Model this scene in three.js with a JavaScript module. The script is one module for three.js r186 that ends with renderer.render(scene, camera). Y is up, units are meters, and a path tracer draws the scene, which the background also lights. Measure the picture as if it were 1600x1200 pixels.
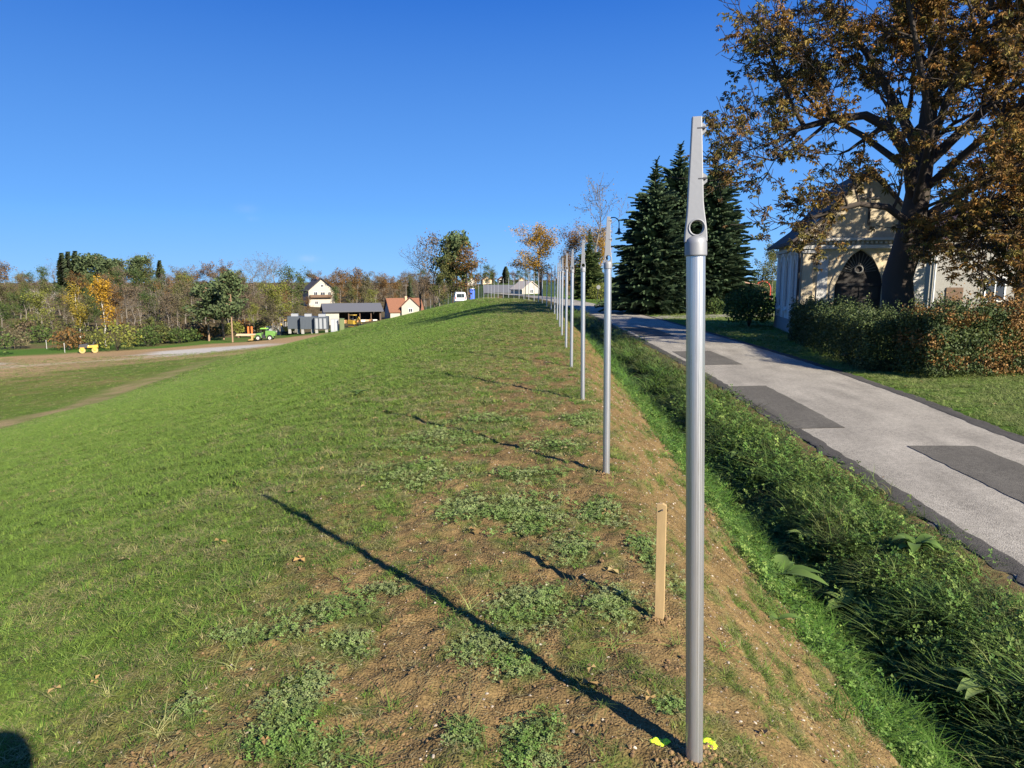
import * as THREE from 'three';
import { mergeGeometries } from 'three/addons/utils/BufferGeometryUtils.js';
import { MarchingCubes } from 'three/addons/objects/MarchingCubes.js';
import { createNoise2D } from 'simplex-noise';

// ---------------------------------------------------------------- camera, sky, sun, exposure
const scene = new THREE.Scene();
const renderer = new THREE.WebGLRenderer({ antialias: true });
renderer.setSize(1024, 768);
renderer.toneMapping = THREE.LinearToneMapping;
renderer.toneMappingExposure = 2.35;
renderer.shadowMap.enabled = true;
const camera = new THREE.PerspectiveCamera(58.3, 1024 / 768, 0.05, 4000);
camera.position.set(0, 1.7, 0);
camera.rotation.x = -8.5 * Math.PI / 180;

const sunDir = new THREE.Vector3(0.559, 0.477, 0.679).normalize();
const sun = new THREE.DirectionalLight(new THREE.Color(1.0, 0.91, 0.76), 5);
sun.position.copy(sunDir).multiplyScalar(120);
sun.castShadow = true;
sun.shadow.mapSize.set(4096, 4096);
Object.assign(sun.shadow.camera, { left: -90, right: 90, top: 90, bottom: -90, near: 1, far: 400 });
scene.add(sun);

function mulberry(a) { return () => { a |= 0; a = a + 0x6D2B79F5 | 0; let t = Math.imul(a ^ a >>> 15, 1 | a); t = t + Math.imul(t ^ t >>> 7, 61 | t) ^ t; return ((t ^ t >>> 14) >>> 0) / 4294967296; }; }
const noiseA = createNoise2D(mulberry(11)), noiseB = createNoise2D(mulberry(23)), noiseC = createNoise2D(mulberry(37));
const clamp = (v, a = 0, b = 1) => Math.min(b, Math.max(a, v));
const mix = (a, b, t) => a + (b - a) * t;
const smooth = (a, b, v) => { const t = clamp((v - a) / (b - a)); return t * t * (3 - 2 * t); };
const fbm = (n, x, y, o = 4) => { let s = 0, a = 0.5, f = 1; for (let i = 0; i < o; i++) { s += a * n(x * f + i * 17.3, y * f - i * 9.1); a *= 0.5; f *= 2.03; } return s; };

{ // clear autumn sky: pale at the horizon, deep blue above, two small wisps of cloud
  const W = 2048, Hh = 1024, data = new Float32Array(W * Hh * 4);
  const hor = [0.15, 0.30, 0.49], low = [0.082, 0.225, 0.495], mid = [0.016, 0.082, 0.305], zen = [0.009, 0.045, 0.19];
  const wisps = [[-20.6, 5.4, 0.85, 0.35, 0.10], [-20.2, 4.7, 0.5, 0.16, 0.10], [-16.2, 1.75, 0.75, 0.24, 0.30]];
  for (let j = 0; j < Hh; j++) {
    const el = ((j + 0.5) / Hh - 0.5) * 180;
    const e = Math.max(el, 0);
    let c;
    if (e < 5) c = hor.map((v, k) => mix(v, low[k], Math.pow(e / 5, 0.8)));
    else if (e < 21) c = low.map((v, k) => mix(v, mid[k], Math.pow((e - 5) / 16, 0.75)));
    else c = mid.map((v, k) => mix(v, zen[k], smooth(21, 80, e)));
    for (let i = 0; i < W; i++) {
      const az = ((i + 0.5) / W - 0.5) * Math.PI * 2;
      const dx = Math.cos(az) * Math.cos(e * Math.PI / 180), dz = Math.sin(az) * Math.cos(e * Math.PI / 180), dy = Math.sin(e * Math.PI / 180);
      const cs = dx * sunDir.x + dy * sunDir.y + dz * sunDir.z;
      const g = 1 + 0.10 * cs + 0.25 * Math.pow(Math.max(cs, 0), 8);
      const deg = Math.atan2(dx, -dz) * 180 / Math.PI;
      let w = 0;
      if (el > 0.5 && el < 8 && deg > -25 && deg < -10) for (const [a, b, ra, rb, s] of wisps) {
        const q = ((deg - a) / ra) ** 2 + ((el - b) / rb) ** 2;
        w = Math.max(w, s * Math.exp(-q * 1.5) * clamp(0.9 + fbm(noiseB, deg * 2.2, el * 5, 3)));
      }
      const o = (j * W + i) * 4;
      for (let k = 0; k < 3; k++) data[o + k] = mix(c[k] * g, [0.30, 0.34, 0.42][k], w);
      data[o + 3] = 1;
    }
  }
  const sky = new THREE.DataTexture(data, W, Hh, THREE.RGBAFormat, THREE.FloatType);
  sky.mapping = THREE.EquirectangularReflectionMapping; sky.magFilter = THREE.LinearFilter; sky.minFilter = THREE.LinearFilter; sky.needsUpdate = true;
  scene.background = sky; scene.environment = sky;
}

// ---------------------------------------------------------------- helpers
const used = new Map();
function numbered(name) { const n = used.get(name) ?? 0; used.set(name, n + 1); return n ? name + '_' + String(n).padStart(3, '0') : name; }
function tag(o, label, category, group, kind) { if (label) o.userData.label = label; if (category) o.userData.category = category; if (group) o.userData.group = group; if (kind) o.userData.kind = kind; return o; }
function thing(name, label, category, pos = [0, 0, 0], turn = 0, group) {
  const o = new THREE.Group(); o.name = numbered(name); o.position.set(...pos); o.rotation.y = turn; scene.add(o); return tag(o, label, category, group);
}
function mesh(name, geo, mat, parent) { const m = new THREE.Mesh(geo, mat); m.name = parent ? name : numbered(name); m.castShadow = m.receiveShadow = true; (parent ?? scene).add(m); return m; }
const lin = (r, g, b) => new THREE.Color().setRGB(r, g, b);
const std = (c, rough = 0.9, o = {}) => new THREE.MeshStandardMaterial({ color: c, roughness: rough, ...o });
class GB { // collects triangles
  constructor() { this.p = []; this.i = []; this.c = []; this.tint = null; }
  v(x, y, z) { this.p.push(x, y, z); if (this.tint) this.c.push(...this.tint); return this.p.length / 3 - 1; }
  tri(a, b, c) { this.i.push(a, b, c); }
  quad(a, b, c, d) { this.i.push(a, b, c, a, c, d); }
  tube(pts, rad, sides = 5) { // pts: Vector3[], rad: number[]
    const t = new THREE.Vector3(), n = new THREE.Vector3(), b = new THREE.Vector3(), up = new THREE.Vector3(0.31, 0.17, 0.93); let prev = null;
    for (let k = 0; k < pts.length; k++) {
      t.subVectors(pts[Math.min(k + 1, pts.length - 1)], pts[Math.max(k - 1, 0)]).normalize();
      n.crossVectors(t, up); if (n.lengthSq() < 1e-4) n.crossVectors(t, new THREE.Vector3(1, 0, 0)); n.normalize(); b.crossVectors(t, n);
      const ring = [];
      for (let s = 0; s < sides; s++) { const a = s / sides * Math.PI * 2, cx = Math.cos(a) * rad[k], sx = Math.sin(a) * rad[k]; ring.push(this.v(pts[k].x + n.x * cx + b.x * sx, pts[k].y + n.y * cx + b.y * sx, pts[k].z + n.z * cx + b.z * sx)); }
      if (prev) for (let s = 0; s < sides; s++) { const s2 = (s + 1) % sides; this.quad(prev[s], prev[s2], ring[s2], ring[s]); }
      prev = ring;
    }
  }
  box(cx, cy, cz, w, h, d) { const g = new THREE.BoxGeometry(w, h, d).translate(cx, cy, cz); this.add(g); }
  add(g) { const n = this.p.length / 3, a = g.attributes.position; for (let k = 0; k < a.count; k++) this.v(a.getX(k), a.getY(k), a.getZ(k)); if (g.index) for (const q of g.index.array) this.i.push(q + n); else for (let k = 0; k < a.count; k++) this.i.push(n + k); return this; }
  geo(smoothNormals = true) {
    const g = new THREE.BufferGeometry(); g.setAttribute('position', new THREE.Float32BufferAttribute(this.p, 3)); g.setIndex(this.i);
    if (this.c.length) g.setAttribute('color', new THREE.Float32BufferAttribute(this.c, 3));
    if (smoothNormals) g.computeVertexNormals(); return g;
  }
}
const box = (w, h, d, x = 0, y = 0, z = 0) => new THREE.BoxGeometry(w, h, d).translate(x, y, z);
const cyl = (r0, r1, h, n, x = 0, y = 0, z = 0) => new THREE.CylinderGeometry(r0, r1, h, n).translate(x, y, z);
function join(list) { return mergeGeometries(list.map((g) => { const q = g.index ? g.toNonIndexed() : g; q.deleteAttribute('uv'); if (!q.attributes.normal) q.computeVertexNormals(); q.deleteAttribute('color'); return q; })); }
const V = (x, y, z) => new THREE.Vector3(x, y, z);
function grain(size, f, bytes = true) { // tileable grey texture
  const d = new Uint8Array(size * size * 4);
  for (let j = 0; j < size; j++) for (let i = 0; i < size; i++) { const v = clamp(f(i / size, j / size, i, j)) * 255; const o = (j * size + i) * 4; d[o] = d[o + 1] = d[o + 2] = v; d[o + 3] = 255; }
  const t = new THREE.DataTexture(d, size, size); t.wrapS = t.wrapT = THREE.RepeatWrapping; t.magFilter = THREE.LinearFilter; t.minFilter = THREE.LinearMipmapLinearFilter; t.generateMipmaps = true; t.needsUpdate = true; return t;
}
// periodic noise: blends four shifted samples so that the tile closes
const tiled = (n, u, v, f, o) => { const s = (a, b) => fbm(n, a * f, b * f, o); return (s(u, v) * (1 - u) + s(u - 1, v) * u) * (1 - v) + (s(u, v - 1) * (1 - u) + s(u - 1, v - 1) * u) * v; };

// ---------------------------------------------------------------- the lie of the land (x to the right, d = metres ahead = -z)
function curve(pts) { return (t) => { const n = pts.length; if (t <= pts[0][0]) return pts[0][1]; if (t >= pts[n - 1][0]) return pts[n - 1][1]; let k = 0; while (pts[k + 1][0] < t) k++;
  const [x0, y0] = pts[k], [x1, y1] = pts[k + 1], h = x1 - x0, m = (i) => i <= 0 ? (pts[1][1] - pts[0][1]) / (pts[1][0] - pts[0][0]) : i >= n - 1 ? (pts[n - 1][1] - pts[n - 2][1]) / (pts[n - 1][0] - pts[n - 2][0]) : (pts[i + 1][1] - pts[i - 1][1]) / (pts[i + 1][0] - pts[i - 1][0]);
  const s = (t - x0) / h, s2 = s * s, s3 = s2 * s; return (2 * s3 - 3 * s2 + 1) * y0 + (s3 - 2 * s2 + s) * h * m(k) + (-2 * s3 + 3 * s2) * y1 + (s3 - s2) * h * m(k + 1); }; }
const poleX = curve([[-40, -1.2], [0, 0.556], [16, 1.265], [32, 1.96], [44, 2.1], [51, 2.0], [56, 1.65], [62, 1.05], [69, 0.2], [80, -1.6], [96, -3.9], [120, -10], [150, -17], [180, -28]]);
const damX = curve([[-60, -2.1], [0, 0.556], [16, 1.265], [32, 1.96], [44, 2.1], [51, 2.0], [60, 1.2], [80, -1.6], [100, -3.2], [130, -3.2], [300, -3]]);
const crestH = curve([[-60, 0], [0, 0], [6, 0.03], [15, 0.11], [27, 0.2], [40, 0.2], [50, 0.15], [65, 0.05], [80, -0.35], [100, -1.0], [130, -1.4], [220, -1.6]]);
const roadL = curve([[-60, 3.2], [0, 4.25], [5.7, 4.5], [12, 4.95], [21.5, 5.45], [42, 5.95], [55, 6.1], [80, 5.6], [110, 4.2], [150, 0.5], [220, -10]]);
const roadR = curve([[-60, 6.8], [0, 7.9], [5.7, 8.2], [11.3, 8.66], [15.7, 9.3], [23.7, 9.95], [42, 10.4], [55, 10.5], [80, 10], [110, 8.6], [150, 4.9], [220, -5.6]]);
const roadH = curve([[-60, -0.95], [60, -0.95], [110, -1.05], [220, -1.9]]);
const leftP = curve([[-400, -8.8], [-110, -8.75], [-66, -8.4], [-45, -7.75], [-34, -6.85], [-31, -6.62], [-29, -6.3], [-20, -4.13], [-12, -2.2], [-7, -1.0], [-4.6, -0.42], [-3.4, -0.16], [-2.4, -0.04], [-1.2, 0], [0, 0]]);
const rightP = curve([[0, 0], [0.12, -0.015], [0.35, -0.10], [0.8, -0.42], [1.35, -0.82], [1.75, -1.18], [2.05, -1.42], [2.3, -1.44], [2.5, -1.30], [2.75, -1.10], [3.2, -1.01], [3.85, -0.965]]);
function land(x, d) {
  const a = damX(d), u = x - a, rl = roadL(d), rr = roadR(d), hc = crestH(d), hr = roadH(d);
  let h;
  if (u <= 0) h = hc + leftP(u);
  else if (x < rl) h = hc + rightP(u / (rl - a) * 3.85) / 0.965 * (hc - hr);
  else { const o = x - rr; h = hr - 0.03; if (o > -0.1) h = hr - 0.03 + 0.05 * smooth(-0.1, 0.4, o) + 0.12 * smooth(0.5, 8, o) + 0.5 * smooth(30, 90, o); }
  const az = Math.atan2(x, Math.max(d, 1));
  const s0 = mix(112, 290, smooth(-0.42, -0.24, az));
  const left = smooth(0.02, -0.12, az);
  if (d > 60) {
    h += left * 7.2 * smooth(s0, s0 + 190, d);
    h += (1 - left) * 2.6 * smooth(190, 620, d);
    h += fbm(noiseC, x * 0.004, d * 0.004, 3) * 4 * smooth(130, 420, d);
  }
  return h;
}

// ---------------------------------------------------------------- ground cover
// clover and weed mats on the bare crest: x, d, half width, half depth
const mats = [[-0.9, 3.36, 0.2, 0.18], [-1.15, 3.13, 0.14, 0.09], [-0.77, 3.04, 0.12, 0.12], [-0.87, 2.63, 0.09, 0.18], [-0.89, 2.42, 0.1, 0.16], [-0.74, 2.28, 0.21, 0.1], [-1.3, 3.1, 0.12, 0.07], [0.11, 3.41, 0.24, 0.26], [-0.09, 3.04, 0.21, 0.19], [0.04, 2.79, 0.12, 0.11], [0.54, 3.39, 0.15, 0.19], [0.12, 4.8, 0.25, 0.42], [-0.31, 4.91, 0.19, 0.32], [0.67, 4.8, 0.16, 0.3], [0.06, 2.33, 0.11, 0.15], [-0.19, 2.36, 0.07, 0.09], [0.66, 2.54, 0.05, 0.12], [-0.9, 5.89, 0.51, 0.37], [0.11, 5.79, 0.33, 0.28], [-0.75, 7.11, 0.47, 0.41], [0.4, 4.14, 0.16, 0.21], [-0.68, 3.63, 0.12, 0.1], [-1.31, 2.54, 0.08, 0.05], [0.85, 4.14, 0.07, 0.31], [0.96, 3.76, 0.06, 0.26], [0.46, 6.83, 0.33, 0.27], [-0.31, 8.12, 0.54, 0.34], [0.77, 8.12, 0.23, 0.3]];
const matAt = (x, d) => { if (d > 9.5) return 0; let m = 0; const w = 0.15 + 0.55 * noiseA(x * 7, d * 7) + 0.45 * noiseB(x * 21, d * 21); for (const [a, b, p, q] of mats) { const e = Math.hypot((x - a) / p, (d - b) / q); m = Math.max(m, smooth(1.35, 0.6, e + w)); } return m; };
// how much of each plant stands at a place, 0..1
function cover(x, d) {
  const u = x - damX(d), r = { lawn: 0, mat: 0, ditch: 0, dry: 0, soil: 0, slope: 0, verge: 0 };
  const n1 = fbm(noiseA, x * 0.55, d * 0.42, 3), n2 = fbm(noiseB, x * 2.1, d * 1.6, 3), n3 = fbm(noiseC, x * 6, d * 5, 2);
  if (u < 1.45) {
    const nearer = 0.12 * smooth(6, 3, d), edge = smooth(-2.75 + nearer, -1.55 + nearer, u + n1 * 1.3 + n2 * 0.9 + 0.5 * n3);
    const far = smooth(9, 30, d);
    let veg = 0.07 * smooth(4, 8, d) + smooth(0.10 * (1 - smooth(4, 9, d)) + 0.02 - far * 0.25, 0.34 - far * 0.1, n2 * 0.9 + n1 * 0.5 + n3 * 0.35 + 0.06 + 0.12 * smooth(4, 10, d));
    veg *= smooth(1.5, 0.2, u) * mix(0.55, 0.85, smooth(3.5, 7, d));
    const slopeVeg = smooth(0.12, 0.42, fbm(noiseB, u * 3.2, d * 0.9 + u * 0.6, 3) + n3 * 0.25 + 0.25 * smooth(0.9, 1.5, u)) * 0.75;
    r.slope = smooth(0.05, 0.5, u);
    r.mat = matAt(x, d) * (1 - r.slope);
    const crest = mix(veg, slopeVeg, r.slope);
    r.lawn = mix(1, crest, edge); r.soil = edge * (1 - crest) * (1 - r.mat);
    r.dry = clamp(smooth(-4.8, -2.0, u + n1 * 2) * 0.7 + 0.02 + n2 * 0.45 + n1 * 0.25) * (1 - 0.3 * r.slope);
    // mown slope on the left: straw-coloured track at its foot, yellower field beyond
    if (u < -24) { r.dry = clamp(0.25 + n1 * 0.5 + 0.5 * smooth(-30, -60, u)); const s = smooth(2.0, 0.8, Math.abs(u + 31.2 + fbm(noiseC, d * 0.06, 3, 3) * 2.4)) * smooth(95, 45, d); r.lawn *= 1 - 0.9 * s; }
  }
  const rl = roadL(d);
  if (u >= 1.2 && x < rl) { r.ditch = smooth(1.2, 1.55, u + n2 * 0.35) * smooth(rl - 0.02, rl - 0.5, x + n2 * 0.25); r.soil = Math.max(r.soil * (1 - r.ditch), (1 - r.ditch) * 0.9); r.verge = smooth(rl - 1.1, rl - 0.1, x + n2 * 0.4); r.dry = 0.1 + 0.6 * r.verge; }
  if (x > roadR(d)) { const o = x - roadR(d); r.verge = smooth(0.5, 0.1, o + n2 * 0.2); r.lawn = smooth(0.05, 0.35, o + n2 * 0.2); r.dry = 0.25 + n1 * 0.4; r.soil = 0; }
  return r;
}
// trodden, cracked and rutted soil
function relief(x, d) {
  if (d > 26 || d < -2 || Math.abs(x) > 16) return 0;
  const fade = smooth(26, 14, d), u = x - damX(d);
  const road = x > roadL(d) - 0.15 ? 0 : 1;
  if (!road) return 0;
  const tread = 0.5 - Math.abs(noiseA(x * 2.2 + 3, d * 3.1)) ; // ridges
  let h = fbm(noiseB, x * 1.3, d * 1.3, 3) * 0.034 + tread * 0.014 + fbm(noiseC, x * 7, d * 7, 3) * 0.020;
  if (d < 7) h += fbm(noiseA, x * 26, d * 26, 2) * 0.010 + Math.max(0, noiseB(x * 13, d * 13) - 0.45) * 0.030;
  
  const clear = Math.min(1, ...[[0.656, 2.25]].map(([a, b]) => smooth(0.05, 0.2, Math.hypot(x - a, d - b))));
  if (u > 0.1) h *= 1 + 0.3 * smooth(0.1, 1.4, u);
  return h * fade * clear * smooth(roadL(d) - 0.15, roadL(d) - 0.6, x);
}
const height = (x, d) => land(x, d) + relief(x, d);
const at = (x, d, up = 0) => [x, height(x, d) + up, -d];

const soilGrain = grain(1024, (u, v) => 0.90 + 0.26 * tiled(noiseA, u, v, 14, 4) + 0.40 * tiled(noiseB, u, v, 90, 3));
const soilBump = grain(1024, (u, v) => 0.5 + 0.4 * tiled(noiseC, u, v, 26, 3) + 0.5 * tiled(noiseB, u, v, 110, 2));
soilGrain.colorSpace = THREE.SRGBColorSpace;
{
  const axis = (from, dense0, dense1, to, step, rate) => { const a = []; for (let t = dense0; t < dense1; t += step) a.push(t); let s = step, t = dense1; while (t < to) { a.push(t); s *= rate; t += s; } a.push(to); s = step; t = dense0 - step; const b = []; while (t > from) { b.push(t); s *= rate; t -= s; } b.push(from); return b.reverse().concat(a); };
  const X = axis(-900, -2.4, 3.4, 900, 0.034, 1.024), D = axis(-60, 1.6, 5.2, 1500, 0.034, 1.021);
  const nx = X.length, nd = D.length, pos = new Float32Array(nx * nd * 3), col = new Float32Array(nx * nd * 3), uv = new Float32Array(nx * nd * 2), idx = [];
  let k = 0;
  for (let j = 0; j < nd; j++) for (let i = 0; i < nx; i++, k++) {
    const x = X[i], d = D[j]; let h = height(x, d);
    pos.set([x, h, -d], k * 3); uv.set([x / 1.7, d / 1.7], k * 2);
    const c = cover(x, d), n1 = fbm(noiseA, x * 0.35 + 5, d * 0.35, 3), n2 = fbm(noiseB, x * 1.8 + 7, d * 1.8, 3), n4 = fbm(noiseC, x * 0.06, d * 0.06, 3);
    const soil = [0.205, 0.139, 0.060].map((v) => v * (1 + 0.28 * n2 + 0.15 * n1));
    const green = mix3([0.098, 0.185, 0.026], [0.170, 0.180, 0.050], clamp(c.dry + n1 * 0.3)).map((v) => v * (1 + 0.22 * n2));
    const under = d < 16 ? mix3([0.078, 0.118, 0.026], green, smooth(4, 16, d)) : green;
    let q = mix3(soil, under, clamp(1 - c.soil * 1.05));
    if (c.mat) q = mix3(q, [0.075, 0.085, 0.03], c.mat * 0.7);
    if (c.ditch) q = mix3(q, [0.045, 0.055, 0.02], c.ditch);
    if (c.verge && x < roadL(d)) q = mix3(q, [0.14, 0.10, 0.05], c.verge * 0.8);
    const u = x - damX(d);
    if (u < -28) { // worked floor of the basin: thin turf turning to bare earth, haul road, crushed stone
      const s = fbm(noiseA, x * 0.03, d * 0.07, 4), band = d - haul(x);
      const bare = smooth(-26, -6, band + s * 16);
      q = mix3(q, mix3([0.120, 0.160, 0.030], [0.245, 0.185, 0.075], clamp(0.22 + s * 1.2 + n2 * 0.5 + fbm(noiseC, x * 0.5, d * 0.12, 3) * 0.7 + smooth(-34, -10, band) * 0.45)), smooth(-30, -36, u));
      q = mix3(q, [0.36, 0.245, 0.125].map((v) => v * (1 + 0.2 * s + 0.15 * n2)), bare * (1 - smooth(mix(26, 9, smooth(-74, -84, x)), mix(30, 13, smooth(-74, -84, x)), band + s * 6)));
      q = mix3(q, [0.46, 0.36, 0.235], smooth(4.0, 2.2, Math.abs(band - 1 + s * 3)) * 0.8);
      const stone = Math.max(smooth(1.2, 0.7, Math.hypot((x + 45) / 9, (d - 104) / 9) + s * 0.5), smooth(1.2, 0.6, Math.hypot((x + 72) / 7, (d - 89) / 3) + s * 0.5));
      q = mix3(q, [0.52, 0.48, 0.41], stone);
      const turf = mix(26, 9, smooth(-74, -84, x)); if (band > turf) q = mix3(q, mix3([0.09, 0.17, 0.03], [0.13, 0.10, 0.05], smooth(30, 60, band + n4 * 40)).map((v) => v * (1 + 0.25 * n4)), smooth(turf, turf + 5, band + s * 6));
      const toe = smooth(2.0, 0.8, Math.abs(u + 31.2 + fbm(noiseC, d * 0.06, 3, 3) * 2.4)) * smooth(95, 45, d); q = mix3(q, [0.31, 0.235, 0.115].map((v) => v * (1 + 0.3 * n2)), toe * clamp(0.8 + n1));
    }
    if (d > 130 && u > -30) q = mix3(q, [0.07, 0.10, 0.03].map((v) => v * (1 + 0.4 * n4)), smooth(130, 200, d));
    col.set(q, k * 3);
  }
  for (let j = 0; j < nd - 1; j++) for (let i = 0; i < nx - 1; i++) { const a = j * nx + i; idx.push(a, a + 1, a + nx + 1, a, a + nx + 1, a + nx); }
  const g = new THREE.BufferGeometry(); g.setAttribute('position', new THREE.BufferAttribute(pos, 3)); g.setAttribute('color', new THREE.BufferAttribute(col, 3)); g.setAttribute('uv', new THREE.BufferAttribute(uv, 2)); g.setIndex(idx); g.computeVertexNormals();
  tag(mesh('ground', g, new THREE.MeshPhysicalMaterial({ vertexColors: true, map: soilGrain, bumpMap: soilBump, bumpScale: 0.015, roughness: 1, specularIntensity: 0.08 })), 'grassy earth embankment, ditch and basin under the open sky', 'ground', null, 'structure');
}
function mix3(a, b, t) { return [mix(a[0], b[0], t), mix(a[1], b[1], t), mix(a[2], b[2], t)]; }
function haul(x) { return 78 + smooth(-75, -35, x) * 24 + Math.max(0, x + 35) * 0.5; } // distance of the haul road's middle

// ---------------------------------------------------------------- road
{
  const sp = grain(1024, (u, v) => 0.86 + 0.62 * tiled(noiseB, u, v, 56, 3) + 0.16 * tiled(noiseA, u, v, 9, 3));
  sp.colorSpace = THREE.SRGBColorSpace;
  const rb = grain(512, (u, v) => 0.5 + 0.8 * tiled(noiseC, u, v, 60, 2));
  const roadMat = (r, g, b, bump = 0.004) => new THREE.MeshPhysicalMaterial({ specularIntensity: 0.25, color: lin(r, g, b), vertexColors: true, map: sp, bumpMap: rb, bumpScale: bump, roughness: 0.95 });
  const strip = (a, b, y, d0, d1, n = 7, thick = 0.02) => { // a(d)..b(d) sheet following the road
    const p = [], uv = [], c = [], idx = []; let rows = 0;
    for (let d = d0; d <= d1; d += Math.max(0.12, Math.max(d, 0) * 0.012)) {
      for (let i = 0; i <= n + 2; i++) {
        const t = clamp((i - 1) / n), x = mix(a(d), b(d), t), skirt = i === 0 || i === n + 2;
        p.push(x, roadH(d) + y + 0.035 * Math.sin(Math.PI * clamp((x - roadL(d)) / (roadR(d) - roadL(d)))) - (skirt ? thick : 0), -d); uv.push(x / 1.3, d / 1.3);
        const w = 1 + 0.30 * fbm(noiseA, x * 1.1, d * 0.35, 4) + 0.12 * noiseC(x * 3.1, d * 0.15) + 0.12 * fbm(noiseB, x * 4, d * 3, 2); c.push(w, w, w * 0.99);
      }
      rows++;
    }
    const m = n + 3; for (let j = 0; j < rows - 1; j++) for (let i = 0; i < m - 1; i++) { const q = j * m + i; idx.push(q, q + 1, q + m + 1, q, q + m + 1, q + m); }
    const g = new THREE.BufferGeometry(); g.setAttribute('position', new THREE.Float32BufferAttribute(p, 3)); g.setAttribute('uv', new THREE.Float32BufferAttribute(uv, 2)); g.setAttribute('color', new THREE.Float32BufferAttribute(c, 3)); g.setIndex(idx); g.computeVertexNormals(); return g;
  };
  const road = mesh('road', strip((d) => roadL(d) + 0.05, (d) => roadR(d) - 0.05, 0, -40, 210, 16, 0.03), roadMat(0.365, 0.333, 0.275));
  tag(road, 'narrow pale chip sealed lane running beside the ditch', 'road', null, 'structure');
  const rag = (n, s, d) => s * (fbm(n, d * 1.9, s * 40, 4));
  const dark = roadMat(0.088, 0.082, 0.073, 0.006), patchM = roadMat(0.138, 0.127, 0.106, 0.003);
  const e1 = mesh('edge_strip', strip((d) => roadL(d) - 0.02 + rag(noiseA, 0.16, d), (d) => roadL(d) + 0.25 + rag(noiseB, 0.06, d * 0.7), 0.005, -20, 70, 3), dark, road); e1.userData.label = 'dark broken asphalt edge beside the ditch';
  mesh('edge_strip', strip((d) => roadL(d) - 0.10 + rag(noiseC, 0.42, d), (d) => roadL(d) + 0.05 + rag(noiseC, 0.05, d), -0.012, -20, 40, 2), dark, road);
  const e2 = mesh('edge_strip', strip((d) => roadR(d) - 0.26 + rag(noiseB, 0.06, d * 0.6), (d) => roadR(d) + 0.06 + rag(noiseA, 0.14, d), 0.005, -20, 60, 3), dark, road); e2.userData.label = 'dark asphalt edge beside the lawn';
  // repair patches cut straight across the lane
  const lane = (d, t) => mix(roadL(d), roadR(d), t);
  const patch = (d0, d1, t0, t1, slant, y = 0.009) => mesh('asphalt_patch', strip((d) => lane(d, t0) + rag(noiseA, 0.035, d * 2.3 + t0 * 50), (d) => lane(d, t1) + rag(noiseB, 0.035, d * 2.1 + t1 * 70), y, d0, d1, 4, 0.008).translate(0, 0, 0), patchM, road);
  patch(12.15, 17.2, 0.035, 0.272, 0);
  patch(3.5, 10.75, 0.385, 0.68, 0, 0.010);
  patch(21.6, 25.9, 0.10, 0.42, 0);
  patch(33.0, 39.5, 0.10, 0.46, 0);
  // side lane to the right past the firs
  const sp2 = [], su = [], sc = [], si = []; let r = 0;
  for (let x = 9.9; x < 34; x += 0.6) { for (const o of [-0.35, -0.30, 0, 0.30, 0.35]) { const dd = 50.5 + (x - 9.9) * 0.12 + o * 5.5; sp2.push(x, land(x, dd) + (Math.abs(o) > 0.31 ? -0.02 : 0.03), -dd); su.push(x / 1.3, dd / 1.3); sc.push(1, 1, 1); } r++; }
  for (let j = 0; j < r - 1; j++) for (let i = 0; i < 4; i++) { const q = j * 5 + i; si.push(q, q + 5, q + 6, q, q + 6, q + 1); }
  const g = new THREE.BufferGeometry(); g.setAttribute('position', new THREE.Float32BufferAttribute(sp2, 3)); g.setAttribute('uv', new THREE.Float32BufferAttribute(su, 2)); g.setAttribute('color', new THREE.Float32BufferAttribute(sc, 3)); g.setIndex(si); g.computeVertexNormals();
  tag(mesh('side_road', g, roadMat(0.365, 0.333, 0.275)), 'pale side lane branching off to the right before the firs', 'road', null, 'structure');
}

// ---------------------------------------------------------------- grass, clover, stones
function clump(rng, n, h, rad, w, bend, segs = 2) { // a tuft of bent blades
  const g = new GB();
  for (let k = 0; k < n; k++) {
    const a = rng() * 6.283, r = Math.sqrt(rng()) * rad, x0 = Math.cos(a) * r, z0 = Math.sin(a) * r, ba = rng() * 6.283, hh = h * (0.45 + 0.75 * rng()), bb = bend * (0.3 + 1.1 * rng()) * hh, fa = ba + 1.57 + (rng() - 0.5) * 1.2, ww = w * (0.6 + 0.7 * rng());
    let p0, p1;
    for (let s = 0; s <= segs; s++) {
      const t = s / segs, px = x0 + Math.cos(ba) * bb * t * t, pz = z0 + Math.sin(ba) * bb * t * t, py = hh * (t - 0.22 * t * t * Math.min(1.6, bend)) - 0.004;
      if (s === segs) { const q = g.v(px, py, pz); g.tri(p0, p1, q); }
      else { const f = ww * (1 - 0.35 * t) / 2, q0 = g.v(px - Math.cos(fa) * f, py, pz - Math.sin(fa) * f), q1 = g.v(px + Math.cos(fa) * f, py, pz + Math.sin(fa) * f); if (s) g.quad(p0, p1, q1, q0); p0 = q0; p1 = q1; }
    }
  }
  return g.geo(false);
}
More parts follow.
